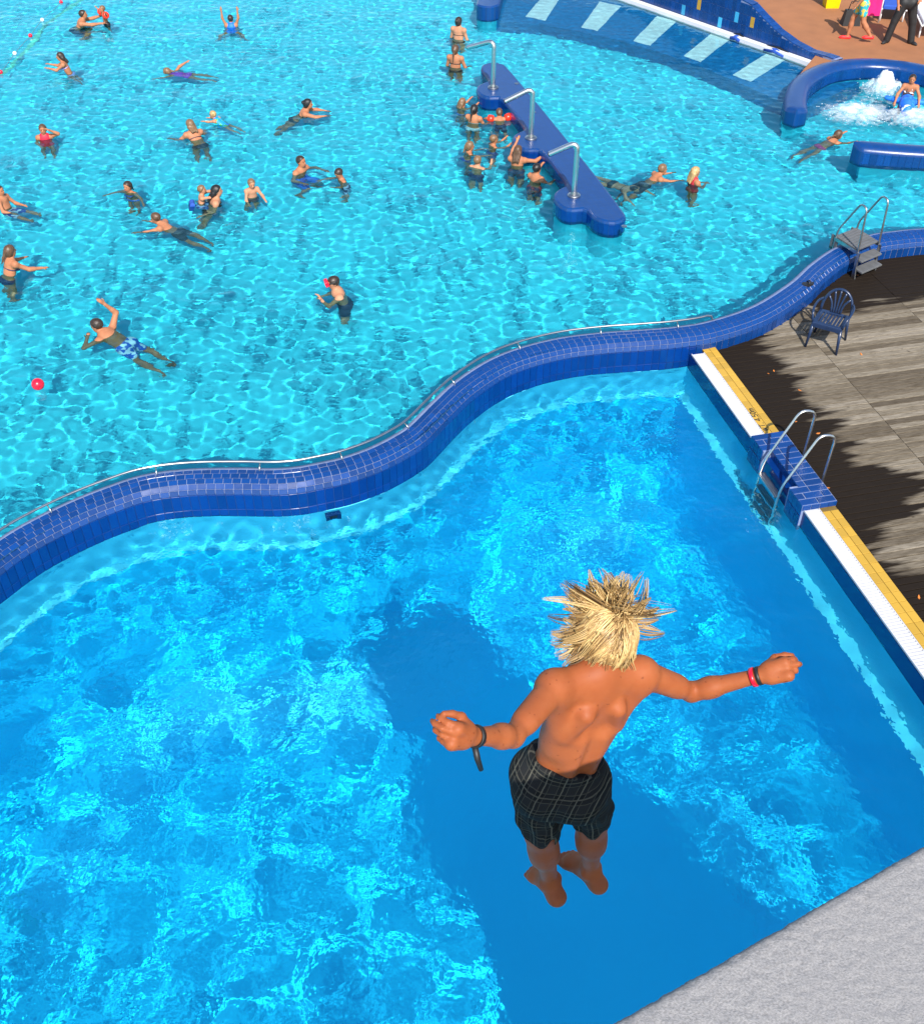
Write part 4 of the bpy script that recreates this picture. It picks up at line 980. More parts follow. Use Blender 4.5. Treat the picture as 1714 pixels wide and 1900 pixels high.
    for kind, c1, c2 in (suit if isinstance(suit, list) else [suit]):
     if kind in ('trunks', 'long', 'onepiece', 'bikini', 'shirt', 'trousers'):
         T = Field(); T.cap(hip[0], hip[1], .060*h*w_, k=.03, f=Ft, sq=.9); T.cap(pel, pel+U*.13*h, .078*h*w_, .071*h*w_, k=.04, f=Ft, sq=.70)
         for sg in (1, -1): T.ell(pel-Ft*.035*h+Ly*sg*.036*h-U*.01*h, (.05*h, .045*h, .052*h), A3, k=.03)
         cm = cloth_mat(c1, c2)
         if kind in ('trunks', 'long', 'trousers'):
             fr_ = {'trunks': .55, 'long': .80, 'trousers': 1.0}[kind]
             for (a, b_) in thigh: T.cap(a, a+(b_-a)*fr_, .060*h*w_, .050*h if kind != 'trousers' else .045*h, k=.025)
             if kind == 'trousers':
                 for (a, b_), an in zip(thigh, feet): T.cap(b_, an, .043*h, .040*h, k=.02)
             lo, hi = T.bounds(); shell(T, .010, [plane(pel+U*.075*h, U)], 'trunks' if kind != 'trousers' else 'trousers', cm, (lo-.02, hi+.02))
         if kind in ('onepiece', 'shirt'):
             T.cap(pel+U*.15*h, pel+U*.245*h, .080*h*w_, .092*h*w_, k=.05, f=Ft, sq=.66)
             if kind == 'shirt': T.cap(sh[0], sh[1], .040*h, k=.035)
             for sg in (1, -1): T.cap(pel+U*.22*h+Ly*sg*.045*h-Ft*.045*h, neck-U*.004*h+Ly*sg*.05*h, .012*h, k=.01); T.cap(pel+U*.22*h+Ly*sg*.045*h+Ft*.05*h, neck-U*.004*h+Ly*sg*.05*h, .012*h, k=.01)
             lo, hi = T.bounds(); shell(T, .008, [plane(pel-U*.055*h, -U)], 'swimsuit' if kind == 'onepiece' else 'shirt', cm, (lo-.02, hi+.02))
         if kind == 'bikini':
             lo, hi = T.bounds(); shell(T, .008, [plane(pel+U*.045*h, U), plane(pel-U*.05*h, -U)], 'bikini_bottom', cm, (lo-.02, hi+.02))
             T2 = Field(); T2.cap(pel+U*.15*h, pel+U*.245*h, .080*h*w_, .092*h*w_, k=.05, f=Ft, sq=.66)
             for sg in (1, -1): T2.ell(pel+U*.20*h+Ft*.055*h+Ly*sg*.04*h, (.035*h, .038*h, .038*h), A3, k=.02)
             lo, hi = T2.bounds(); o = shell(T2, .008, [plane(pel+U*.205*h, U), plane(pel+U*.190*h, -U)], 'bikini_top', cm, (lo-.02, hi+.02))
             strap = MB()
             for sg in (1, -1): strap.tube([pel+U*.20*h+Ft*.09*h+Ly*sg*.04*h, neck+Ly*sg*.035*h+Ft*.02*h, neck-Ft*.045*h-U*.01*h], .004*h, 6)
             strap.build('bikini_strap', cm, root, True)
    # hair
    hk, hs = hair; HF = Field(); HF.ell(HC+Hu*HH*.24-Hf*HH*.10, (HH*.93, HH*.78, HH*.84), H3, k=.01)
    if hs in ('long', 'bun', 'tail', 'bob'): HF.ell(HC-Hf*HH*.38-Hu*HH*.15, (HH*.62, HH*.72, HH*.80), H3, k=.03)
    if hs == 'long':
        for sg in (-.5, 0, .5): HF.cap(HC-Hf*HH*.65-Hu*HH*.3+Hl*sg*HH, neck-Ft*.085*h-U*(.03+.02*abs(sg))*h+Hl*sg*HH*.9, HH*.38, HH*.20, k=.03)
    if hs == 'tail': HF.cap(HC-Hf*HH*.95+Hu*HH*.1, neck-Ft*.10*h-U*.05*h, HH*.26, HH*.10, k=.03)
    if hs == 'bun': HF.ell(HC-Hf*HH*.98+Hu*HH*.35, (HH*.36,)*3, None, k=.02)
    lo, hi = HF.bounds(); pf = unit(-Hf*.80+Hu*.60)
    fun = lambda P: np.maximum(HF(P)+.004*np.sin(P[:, 0]*190)*np.sin(P[:, 1]*170+P[:, 2]*60), (-(P-(HC+Hf*HH*.08))@pf)-HH*(.10 if hs != 'short' else .0))
    V, Q = surface(fun, lo-.01, hi+.01, vox*.85); nmesh('hair', V, Q, hair_mat(hk), root, True)
    for sg in (1, -1): MB().sphere(HC+Hf*HH*.715+Hl*sg*HH*.27+Hu*HH*.05, (HH*.07, HH*.12, HH*.06), 8, 6, H3).build('eye', M['eye'], root, True)
    MB().sphere(HC+Hf*HH*.735-Hu*HH*.50, (HH*.06, HH*.22, HH*.06), 8, 6, H3).build('mouth', M['lip'], root, True)
    if shoes is not None:
        for an, td in zip(feet, fd):
            SF = Field().cap(an-td*.028*h-UZ*.014*h, an+td*.075*h-UZ*.018*h, .025*h, .022*h).cap(an+td*.06*h-UZ*.018*h, an+td*.105*h-UZ*.020*h, .022*h, .015*h)
            lo, hi = SF.bounds(); V, Q = surface(lambda P: np.maximum(SF(P), (P-(an+UZ*.008*h))@UZ), lo, hi, .012); nmesh('shoe', V, Q, shoes, root, True)
    if ripple: RIPPLES.append((pel[0]+U[0]*.2, pel[1]+U[1]*.2, ripple))
    return dict(root=root, HC=HC, neck=neck, sh=sh, hands=hands, pel=pel, U=U, F=Fy, L=Ly, Hf=Hf, Hu=Hu, Hl=Hl, HH=HH, h=h)
def armband(p, i, mat_='armband'):
    s0, el = p['sh'][i], p['hands'][i][1]; d = unit(el-s0); c = s0+(el-s0)*.55; mb = MB(); L_ = .072
    rr = [.04, .078, .086, .078, .04]; mb.tube([c+d*q for q in (-L_, -L_*.8, 0, L_*.8, L_)], rr, 14); mb.build('armband', M[mat_], p['root'], True)

# ------------------------------------------------------------------ the bathers
FWD = ((1, .2, -.15), (1, -.05, -.05)); DOWN = ((.15, .3, -1), (.5, .0, -.8)); SIDE = ((.3, .9, -.5), (.6, .7, -.3))
NAVY = (.008, .014, .06); BLK = (.008, .008, .010)
p = person('tanned man crouching in the water, holding up a child with red armbands', (155, 27), 1.606, 10, 28, z=ZS+0.28, L=((1, .2, .05), (1, -.1, .25)), R=((1, .1, -.1), (1, 0, .1)), legs='tuck', wide=1.08)
p = person('small child in red armbands held up by a crouching man', (190, 17), 0.884, 215, 5, z=ZS+0.40, L=((.1, 1, .2), (.3, .6, .5)), R=((.1, 1, .2), (.3, .6, .5)), legs='trail', hair=('lbrown', 'short'), suit=('trunks', BLK, None)); armband(p, 0); armband(p, 1)
person('child with both arms raised and a blue top, seen from behind', (428, 35), 1.218, 95, 15, z=ZS+0.18, L=((0, .45, 1), (.0, .0, 1)), R=((0, .45, 1), (.0, .0, 1)), legs='frog', suit=('onepiece', (.0, .14, .62), None))
person('girl with long wet dark hair in a lilac bikini, turned left', (112, 105), 1.209, 190, 18, z=ZS+0.36, L=((.8, .2, -.5), (1, -.1, .3)), R=((.8, .2, -.5), (1, -.1, .3)), legs='trail', hair=('dark', 'long'), suit=('bikini', (.42, .33, .72), None))
person('swimmer in a purple suit lifting one arm out in a crawl stroke', (310, 134), 1.308, 182, 72, z=ZS+0.01, L=((1, .2, -.4), (1, 0, -.3)), R=((-.7, .35, .8), (-.9, .3, .45)), legs='trail', hair=('lbrown', 'tail'), suit=('onepiece', (.33, .02, .40), None), look=(0, -10))
person('girl in a red swimsuit shading her eyes with one hand', (80, 240), 1.308, 285, 0, L=((.5, .65, .35), (.35, -1, .75)), R=((.1, .3, -1), (.7, -.4, -.3)), hair=('brown', 'tail'), suit=('onepiece', (.72, .006, .03), None))
person('woman with long fair hair in a dark bikini wading from the camera', (353, 231), 1.534, 125, 42, z=ZS+0.24, L=((.5, .6, -.6), (.8, .3, -.2)), R=((.5, .6, -.6), (.8, .3, -.2)), hair=('lbrown', 'long'), suit=('bikini', (.03, .02, .03), None))
person('blond toddler in blue and green swimwear paddling beside a woman', (395, 213), 0.884, 160, 55, z=ZS+0.15, L=FWD, R=FWD, legs='trail', hair=('blond', 'short'), suit=('onepiece', (.0, .22, .70), (.04, .42, .05)), skin='fair')
person('child in blue floral trunks cut by the left picture edge', (0, 354), 1.218, -15, -10, z=ZS+0.32, L=((.5, .3, -.7), (1, -.2, .0)), R=((.5, .4, -.7), (.9, -.2, -.2)), legs='sit', suit=('long', (.015, .04, .26), (.5, .5, .6)))
person('dark-haired girl facing the camera with arms spread on the water', (237, 346), 1.227, 245, 8, L=SIDE, R=SIDE, hair=('dark', 'tail'), suit=('bikini', (.02, .10, .42), None))
q = person('toddler with a blue float clinging to a dark-haired woman', (375, 352), 0.921, 15, 10, z=ZS+0.24, L=((.9, .2, .2), (.9, -.4, .1)), R=((.9, .2, .1), (.9, -.4, 0)), legs='tuck', hair=('lbrown', 'short'), suit=('trunks', (.01, .05, .25), (.3, .4, .7)), skin='fair')
fl_ = q['pel']-q['F']*.17+q['U']*.06; MB().box(fl_, q['F']*.045, q['L']*.11, q['U']*.12, .03).build('float_block', M['towel_blue'], q['root'])
person('dark-haired woman in a black bikini carrying a toddler on her back', (403, 354), 1.534, 10, 18, z=ZS+0.22, L=((-.2, .3, -.9), (-.6, .2, -.1)), R=((-.2, .3, -.9), (-.6, .2, -.1)), legs='trail', hair=('black', 'long'), suit=('bikini', BLK, None), skin='fair')
person('brown-haired boy gliding left with both arms stretched forward', (289, 405), 1.336, 172, 50, z=ZS+0.16, L=((1, .35, -.25), (1, .15, -.1)), R=((1, .35, -.25), (1, .15, -.1)), legs='trail', hair=('brown', 'short'), suit=('trunks', (.03, .03, .035), None), look=(0, -8))
person('small fair boy facing the camera and reaching down into the water', (467, 341), 1.037, 300, 12, z=ZS+0.28, L=((.7, .3, -.6), (1, -.1, -.1)), R=((.4, .3, -.8), (.8, 0, -.3)), legs='trail', hair=('lbrown', 'short'), look=(0, -15), skin='fair')
person('man in blue shorts sitting in chest-deep water beside a boy', (559, 300), 1.588, 330, 8, z=ZS+0.18, L=((.3, .8, -.5), (.9, -.1, 0)), R=((.3, .8, -.5), (.9, -.1, -.1)), legs='tuck', suit=('long', (.0, .10, .48), None))
person('boy in navy patterned trunks standing with bowed head', (629, 322), 1.227, 205, 8, L=((.4, .2, -1), (.7, -.5, -.2)), R=((.9, .4, -.3), (1, 0, .0)), look=(0, -38), suit=('long', NAVY, (.35, .40, .55)))
person('woman in a navy bikini with pinned-up brown hair near the left edge', (20, 466), 1.462, 48, 20, z=ZS+0.36, L=((.7, .5, -.6), (1, .2, -.2)), R=((.8, .3, -.6), (1, .2, -.2)), hair=('brown', 'tail'), suit=('bikini', NAVY, None))
person('tanned man swimming with one bent arm raised, blue and white trunks', (180, 604), 1.624, 163, 48, z=ZS+0.11, L=((.6, .8, -.35), (.3, -.9, .35)), R=((.0, .75, .75), (.35, -.45, .8)), legs='trail', suit=('trunks', (.01, .08, .42), (.55, .62, .72)), wide=1.12, look=(10, -15))
q = person('pale man with a red diving mask pushed up on his forehead', (619, 525), 1.624, 195, 12, z=ZS+0.18, L=((.7, .25, -.6), (.45, -.1, .9)), R=((.1, .35, -1), (.6, 0, -.4)), suit=('trunks', (.015, .02, .05), None), wide=1.12, skin='fair', look=(0, -18))
mk_ = q['HC']+q['Hf']*q['HH']*.92+q['Hu']*q['HH']*.50; MB().box(mk_, q['Hf']*.03, q['Hl']*.075, q['Hu']*.04, .012).build('diving_mask', M['red'], q['root'])
MB().tube([q['HC']+q['Hu']*q['HH']*.45+.088*(q['Hf']*1.15*math.cos(t)+q['Hl']*math.sin(t)) for t in np.linspace(.5, 2*math.pi-.5, 16)], .010, 6).build('mask_strap', M['black'], q['root'], True)
person('dark-haired woman swimming right with hands joined ahead', (572, 193), 1.534, 5, 34, z=ZS+0.21, L=((1, .3, -.2), (1, -.35, -.05)), R=((1, .3, -.2), (1, -.35, -.05)), legs='trail', hair=('black', 'bun'), suit=('bikini', BLK, None))
person('standing woman in a tied bikini, farther of two by the island', (851, 40), 1.534, 62, 0, L=DOWN, R=DOWN, hair=('dark', 'bun'), suit=('bikini', BLK, None), skin='fair')
person('standing woman in a black bikini, nearer of two by the island', (845, 92), 1.516, 70, 0, L=DOWN, R=((.2, .4, -1), (.9, .1, -.4)), hair=('brown', 'tail'), suit=('bikini', BLK, None), skin='tan')
G_ = 'children and adults along the fountain island'
person('light-haired girl reaching up to the farthest island lobe', (858, 190), 1.191, 38, 5, L=((.9, .15, .1), (.9, 0, .55)), R=((.9, .15, .1), (.9, 0, .55)), hair=('lbrown', 'long'), suit=('bikini', (.02, .12, .35), None), group=G_)
person('black-haired woman seen from behind, below the farthest lobe', (880, 203), 1.398, 62, 6, L=((.4, .3, -.9), (.9, 0, -.3)), R=((.4, .4, -.8), (1, .1, -.1)), hair=('black', 'tail'), suit=('bikini', (.5, .5, .55), None), group=G_)
q = person('child with orange-red armbands bending down beside the island', (926, 209), 1.011, 95, 35, z=ZS+0.13, L=((.2, 1, .1), (.6, .5, -.3)), R=((.2, 1, .35), (.6, .5, .1)), legs='trail', hair=('brown', 'bob'), look=(0, -40), suit=('trunks', NAVY, None), group=G_); armband(q, 0); armband(q, 1)
person('fair-haired boy with both hands on the middle island lobe', (916, 259), 1.209, 22, 4, L=((.9, .15, -.1), (.8, 0, .6)), R=((.9, .15, -.1), (.8, 0, .6)), hair=('lbrown', 'short'), suit=('trunks', (.02, .05, .2), None), group=G_)
person('girl with a brown ponytail and arms forward, behind a kneeling boy', (872, 271), 1.227, 15, 8, L=((.8, .2, -.4), (1, 0, .1)), R=((.8, .2, -.4), (1, 0, .1)), hair=('lbrown', 'tail'), suit=('bikini', (.02, .06, .28), None), group=G_)
person('pink-shouldered boy in navy trunks with one hand lifted', (886, 298), 1.245, 62, 6, L=((.4, .4, -.9), (.8, 0, -.1)), R=((.8, .35, -.4), (.7, -.2, .7)), hair=('lbrown', 'short'), suit=('trunks', NAVY, None), skin='fair', group=G_)
person('tanned youth leaning on the island with his right arm stretched out', (961, 279), 1.408, 72, 6, L=((.9, .1, .3), (.6, -.3, .9)), R=((.5, 1, -.15), (.9, .7, .45)), hair=('brown', 'long'), suit=('trunks', (.02, .03, .08), None), group=G_)
person('dark-haired boy in red and navy trunks holding the nearest lobe', (996, 313), 1.354, 48, 4, L=((.95, .2, -.1), (.9, .05, .45)), R=((.6, .5, -.7), (.9, .1, .5)), hair=('black', 'short'), suit=('long', (.01, .012, .05), (.30, .02, .03)), group=G_)
person('person ducking under water right of the island, back at the surface', (1177, 357), 1.354, 318, 84, z=ZS-.10, L=((.6, .6, -.5), (.9, .2, -.5)), R=((.6, .6, -.5), (.9, .2, -.5)), legs='trail', hair=('dark', 'short'), suit=('bikini', BLK, None), skin='fair')
person('boy in black trunks swimming right with arms forward', (1229, 314), 1.336, 18, 46, z=ZS+0.18, L=((1, .25, -.3), (1, 0, .0)), R=((1, .25, -.3), (1, 0, .0)), legs='trail', hair=('lbrown', 'short'), suit=('long', (.012, .012, .014), None), look=(0, 0))
person('girl with long blond hair in a red and black swimsuit', (1290, 319), 1.336, 22, 0, L=((.5, .1, -.8), (.7, -.6, .1)), R=((.5, .1, -.8), (.7, -.6, .1)), hair=('blond', 'long'), suit=[('onepiece', (.45, .02, .03), None), ('bikini', BLK, None)])
person('girl in a pink bikini swimming towards the whirlpool', (1555, 250), 1.308, 22, 56, z=ZS+0.11, L=((1, .3, .0), (1, 0, .3)), R=((1, .3, -.1), (1, 0, .1)), legs='trail', hair=('brown', 'tail'), suit=('bikini', (.55, .04, .16), None), look=(0, 5))
q = person('girl in a striped bikini sitting on a blue inflatable in the whirlpool', (1692, 147), 1.282, 252, 6, z=ZS+0.54, L=((.5, .5, -.8), (.7, .1, -.6)), R=((.5, .5, -.8), (.7, .1, -.6)), legs='sit', hair=('dark', 'tail'), suit=('bikini', (.06, .05, .06), (.7, .7, .7)))
dfc = q['pel']; dol = empty('inflatable_dolphin', (dfc[0], dfc[1], ZS)); tag(dol, 'blue and white inflatable animal under the girl in the whirlpool', 'inflatable')
dz_ = ZS+.10; f2 = q['F']; l2 = q['L']; base = np.array([dfc[0], dfc[1], dz_])
DF = Field().cap(base-f2*.35, base+f2*.40, .12, .15, k=.05).cap(base+f2*.35, base+f2*.62-UZ*.03, .15, .085, k=.05).cap(base+l2*.1+f2*.2, base+l2*.42+f2*.05, .07, .05, k=.05).cap(base-l2*.1+f2*.2, base-l2*.42+f2*.05, .07, .05, k=.05)
lo, hi = DF.bounds(); V, Q = surface(DF, lo, hi, .022); nmesh('body', V, Q, cloth_mat((.01, .12, .62), (.02, .2, .75)), dol, True)
MB().sphere(base+f2*.72-UZ*.0, (.12, .12, .12), 16, 12).build('nose_ball', cloth_mat((.01, .16, .72), (.75, .78, .8)), dol, True)
def foot_head(x, y, h): b = at(x, y, ZTER); return tuple(pixel(b+UZ*(.935*h)))
person('walker in colourful shorts and red shoes, cut by the top edge', foot_head(1583, 80, 1.66), 1.66, 168, 0, floor=ZTER, L=DOWN, R=DOWN, legs='stride', hair=('brown', 'long'), suit=[('trunks', (.02, .35, .40), (.60, .42, .05)), ('onepiece', (.02, .2, .5), (.5, .1, .3))], shoes=plain('red shoe', (.75, .02, .02), .6), vox=.02, ripple=0)
person('man in black shirt and trousers standing on the terrace', foot_head(1664, 86, 1.78), 1.78, 262, 0, floor=ZTER, L=((.3, .5, -1), (.7, -.4, -.3)), R=((.2, .5, -1), (.3, -.2, -.8)), legs='apart', suit=[('trousers', (.012, .012, .013), None), ('shirt', (.014, .014, .015), None)], shoes=M['black'], vox=.02, ripple=0, wide=1.05)

# ------------------------------------------------------------------ things on the terrace
def lounger(label, x, y, yaw, mat_, frame_mat):
    c = at(x, y, ZTER); o_ = empty('sun_lounger', c); tag(o_, label, 'sun lounger'); a = math.radians(yaw); X = np.array([math.cos(a), math.sin(a), 0]); Y = np.array([-math.sin(a), math.cos(a), 0])
    for sx in (-.8, .55):
        for sy in (-.27, .27): MB().tube([c+X*sx+Y*sy, c+X*sx*.95+Y*sy+UZ*.3], .022, 8).build('leg', frame_mat, o_, True)
    for sy in (-.29, .29): MB().tube([c+X*-.95+Y*sy+UZ*.31, c+X*.45+Y*sy+UZ*.31, c+X*1.0+Y*sy+UZ*.75], .022, 8).build('side_rail', frame_mat, o_, True)
    MB().box(c-X*.25+UZ*.36, X*.70, Y*.27, UZ*.045, .02).build('mattress', mat_, o_); d = unit(X*.55+UZ*.44); MB().box(c+X*.74+UZ*.58, d*.33, Y*.27, np.cross(d, Y)*.045, .0).build('backrest', mat_, o_)
    return c, X, Y
lounger('blue sun lounger behind the walkers at the top edge', 1650, 22, 75, M['towel_blue'], M['white'])
lounger('white sun lounger at the right edge of the terrace', 1716, 52, 80, M['white'], M['white'])
c = at(1610, 42, ZTER); pt = empty('hanging_towel', c); tag(pt, 'bright pink towel hanging from a stand on the terrace', 'towel')
MB().tube([c-np.array([.25, 0, 0]), c+np.array([-.25, 0, 1.0]), c+np.array([.25, 0, 1.0]), c+np.array([.25, 0, 0])], .018, 8).build('stand', M['white'], pt, True)
V = []; F = []; NX, NZ = 14, 10
for k in range(NZ):
    for i in range(NX): V.append(c+np.array([-.23+.46*i/(NX-1), -.03-.03*math.sin(i*1.3)*(1-k/NZ), 1.02-.85*k/(NZ-1)]))
for k in range(NZ):
    for i in range(NX): V.append(np.array(V[k*NX+i])+np.array([0, .015, 0]))
for k in range(NZ-1):
    for i in range(NX-1): q0 = k*NX+i; F += [(q0, q0+NX, q0+NX+1, q0+1), (NX*NZ+q0, NX*NZ+q0+1, NX*NZ+q0+NX+1, NX*NZ+q0+NX)]
nmesh('cloth', V, F, M['pink'], pt, True)
c = at(1576, 46, ZTER); bgo = empty('beach_bag', c); tag(bgo, 'black beach bag standing on the orange terrace', 'bag')
MB().prism([c[:2]+np.array(v) for v in ((-.22, -.12), (.22, -.12), (.24, .12), (-.24, .12))], ZTER, ZTER+.36, [c[:2]+np.array(v) for v in ((-.17, -.06), (.17, -.06), (.18, .06), (-.18, .06))]).build('bag_body', M['black'], bgo)
MB().tube([c+np.array([-.12, 0, .36]), c+np.array([-.08, 0, .55]), c+np.array([.08, 0, .55]), c+np.array([.12, 0, .36])], .012, 6).build('handle', M['black'], bgo, True)
c = at(1540, 12, ZTER); bn = empty('waste_bin', c); tag(bn, 'yellow waste bin at the top edge of the terrace', 'bin')
MB().prism([c[:2]+np.array(v) for v in ((-.17, -.17), (.17, -.17), (.17, .17), (-.17, .17))], ZTER, ZTER+.75, [c[:2]+np.array(v) for v in ((-.21, -.21), (.21, -.21), (.21, .21), (-.21, .21))]).build('bin_body', M['yellow_bin'], bn)
MB().box(c+UZ*.78, (.225, 0, 0), (0, .225, 0), (0, 0, .03), .015).build('lid', M['black'], bn)

# ------------------------------------------------------------------ bubbling water in the whirlpool: aerated domes with frayed, half-clear rims and flung drops
n = NT('aerated water'); at_ = n.node('ShaderNodeAttribute', attribute_name='cover'); sx = n.node('ShaderNodeSeparateXYZ'); n.put(sx.inputs[0], at_.outputs['Vector'])
fn = n.noise(n.pos, 7, 5, .65); fn2 = n.noise(n.pos, 40, 3, .6)
cov = n.math('MULTIPLY', n.math('SUBTRACT', n.math('ADD', sx.outputs[0], n.math('MULTIPLY_ADD', fn, 1.1, n.math('MULTIPLY', fn2, .35))), .98), 1.25, clamp=True)
n.color((.72, .78, .80)); n.rough(.7); n.bump(fn2, .6, .02)
tr = n.node('ShaderNodeBsdfTransparent'); mx = n.node('ShaderNodeMixShader'); n.put(mx.inputs[0], cov); n.put(mx.inputs[1], tr.outputs[0]); n.put(mx.inputs[2], n.b.outputs[0]); n.put(n.out.inputs[0], mx.outputs[0]); M['aerated'] = n.m
r = np.random.default_rng(21)
FV = []; FF = []; FC = []
for (x, y, rx, ry, hh, cv) in ((1637, 172, .62, .66, .36, .80), (1590, 214, 1.0, .85, .13, .70), (1705, 222, 1.1, .8, .12, .70), (1640, 195, 1.9, 1.3, .03, .30)):
    c = at(x, y, ZS); NG = 56; b0 = len(FV); ph = r.uniform(0, 6, 8)
    for i in range(NG):
        for j in range(NG):
            u, v = 2*i/(NG-1)-1, 2*j/(NG-1)-1; d = math.hypot(u, v); g = math.exp(-3.2*d*d)
            lump = 1+.35*math.sin(7*u+ph[0])*math.sin(8*v+ph[1])+.25*math.sin(15*u+ph[2]+3*v)*math.sin(14*v+ph[3])
            FV.append((c[0]+u*rx, c[1]+v*ry, ZS+.028+hh*g*lump+.006*r.random()-.03*max(0, d-.75))); FC.append((cv*max(0, 1-d*d)*1.0, 0, 0))
    for i in range(NG-1):
        for j in range(NG-1): q0 = b0+i*NG+j; FF.append((q0, q0+NG, q0+NG+1, q0+1))
o = nmesh('whirlpool_foam', FV, np.array(FF), M['aerated'], None, True, attr={'cover': FC}); tag(o, 'white foam boiling up inside the blue ring', 'foam', kind='stuff'); o.cycles.is_caustics_receiver = True
ico = [(0, 0, 1)]+[(math.cos(t)*.9, math.sin(t)*.9, .3) for t in np.linspace(0, 2*math.pi, 5, endpoint=False)]+[(math.cos(t)*.9, math.sin(t)*.9, -.4) for t in np.linspace(.6, 2*math.pi+.6, 5, endpoint=False)]
icf = [(0, 1+i, 1+(i+1) % 5) for i in range(5)]+[(1+i, 6+i, 1+(i+1) % 5) for i in range(5)]+[(1+(i+1) % 5, 6+i, 6+(i+1) % 5) for i in range(5)]
ico = np.array(ico); b = MB()
for (x, y, nb, sx_, sy_, hh) in ((1637, 172, 260, .22, .26, .5), (1590, 214, 120, .36, .32, .2), (1702, 218, 90, .40, .32, .2)):
    c = at(x, y, ZS); g = r.normal(0, 1, (nb, 2))
    for k in range(nb): b.add(ico*r.uniform(.005, .012)+np.array([c[0]+g[k, 0]*sx_, c[1]+g[k, 1]*sy_, ZS+.03+hh*r.random()*math.exp(-.5*(g[k]**2).sum())]), icf)
o2 = b.build('spray', M['foam'], o, True); o2['kind'] = 'stuff'

# ------------------------------------------------------------------ the boy in mid-air
def reach(parent, px, L_, near=True):
    """point on the sight line of px at distance L_ from parent (nearest point if out of reach)"""
    d = ray(*px); t0 = (parent-CAM)@d; q = CAM+d*t0; e = L_**2-np.sum((q-parent)**2)
    k = math.sqrt(e) if e > 0 else 0.0
    return CAM+d*(t0-k if near else t0+k)
DH = 1.56
nk = aty(1108, 1250, 2.14)                         # base of the neck
HD = aty(1124, 1190, 2.235)                        # head centre
shL = reach(nk, (1030, 1272), .150, True); shR = reach(nk, (1184, 1247), .150, False)
elL = reach(shL, (951, 1366), .265, True); wrL = reach(elL, (874, 1366), .225, True)
elR = reach(shR, (1282, 1284), .265, False); wrR = reach(elR, (1411, 1253), .232, True)
pv = aty(1040, 1432, 2.12)                         # pelvis centre
Uv = unit(nk-pv); lat = unit((shL-shR)-Uv*((shL-shR)@Uv)); Fv = np.cross(lat, Uv)   # lat to his left
if Fv[1] < 0: Fv = -Fv
lat2 = unit(np.array([-1., .12, .05])); Fp = unit(np.cross(lat2, UZ)); Fp = Fp if Fp[1] > 0 else -Fp
hpL, hpR = pv+lat2*.085-UZ*.02, pv-lat2*.085-UZ*.02
knL = reach(hpL, (1003, 1545), .36, False); knR = reach(hpR, (1097, 1525), .36, False)
anL = reach(knL, (1020, 1632), .35, False); anR = reach(knR, (1096, 1612), .35, False)
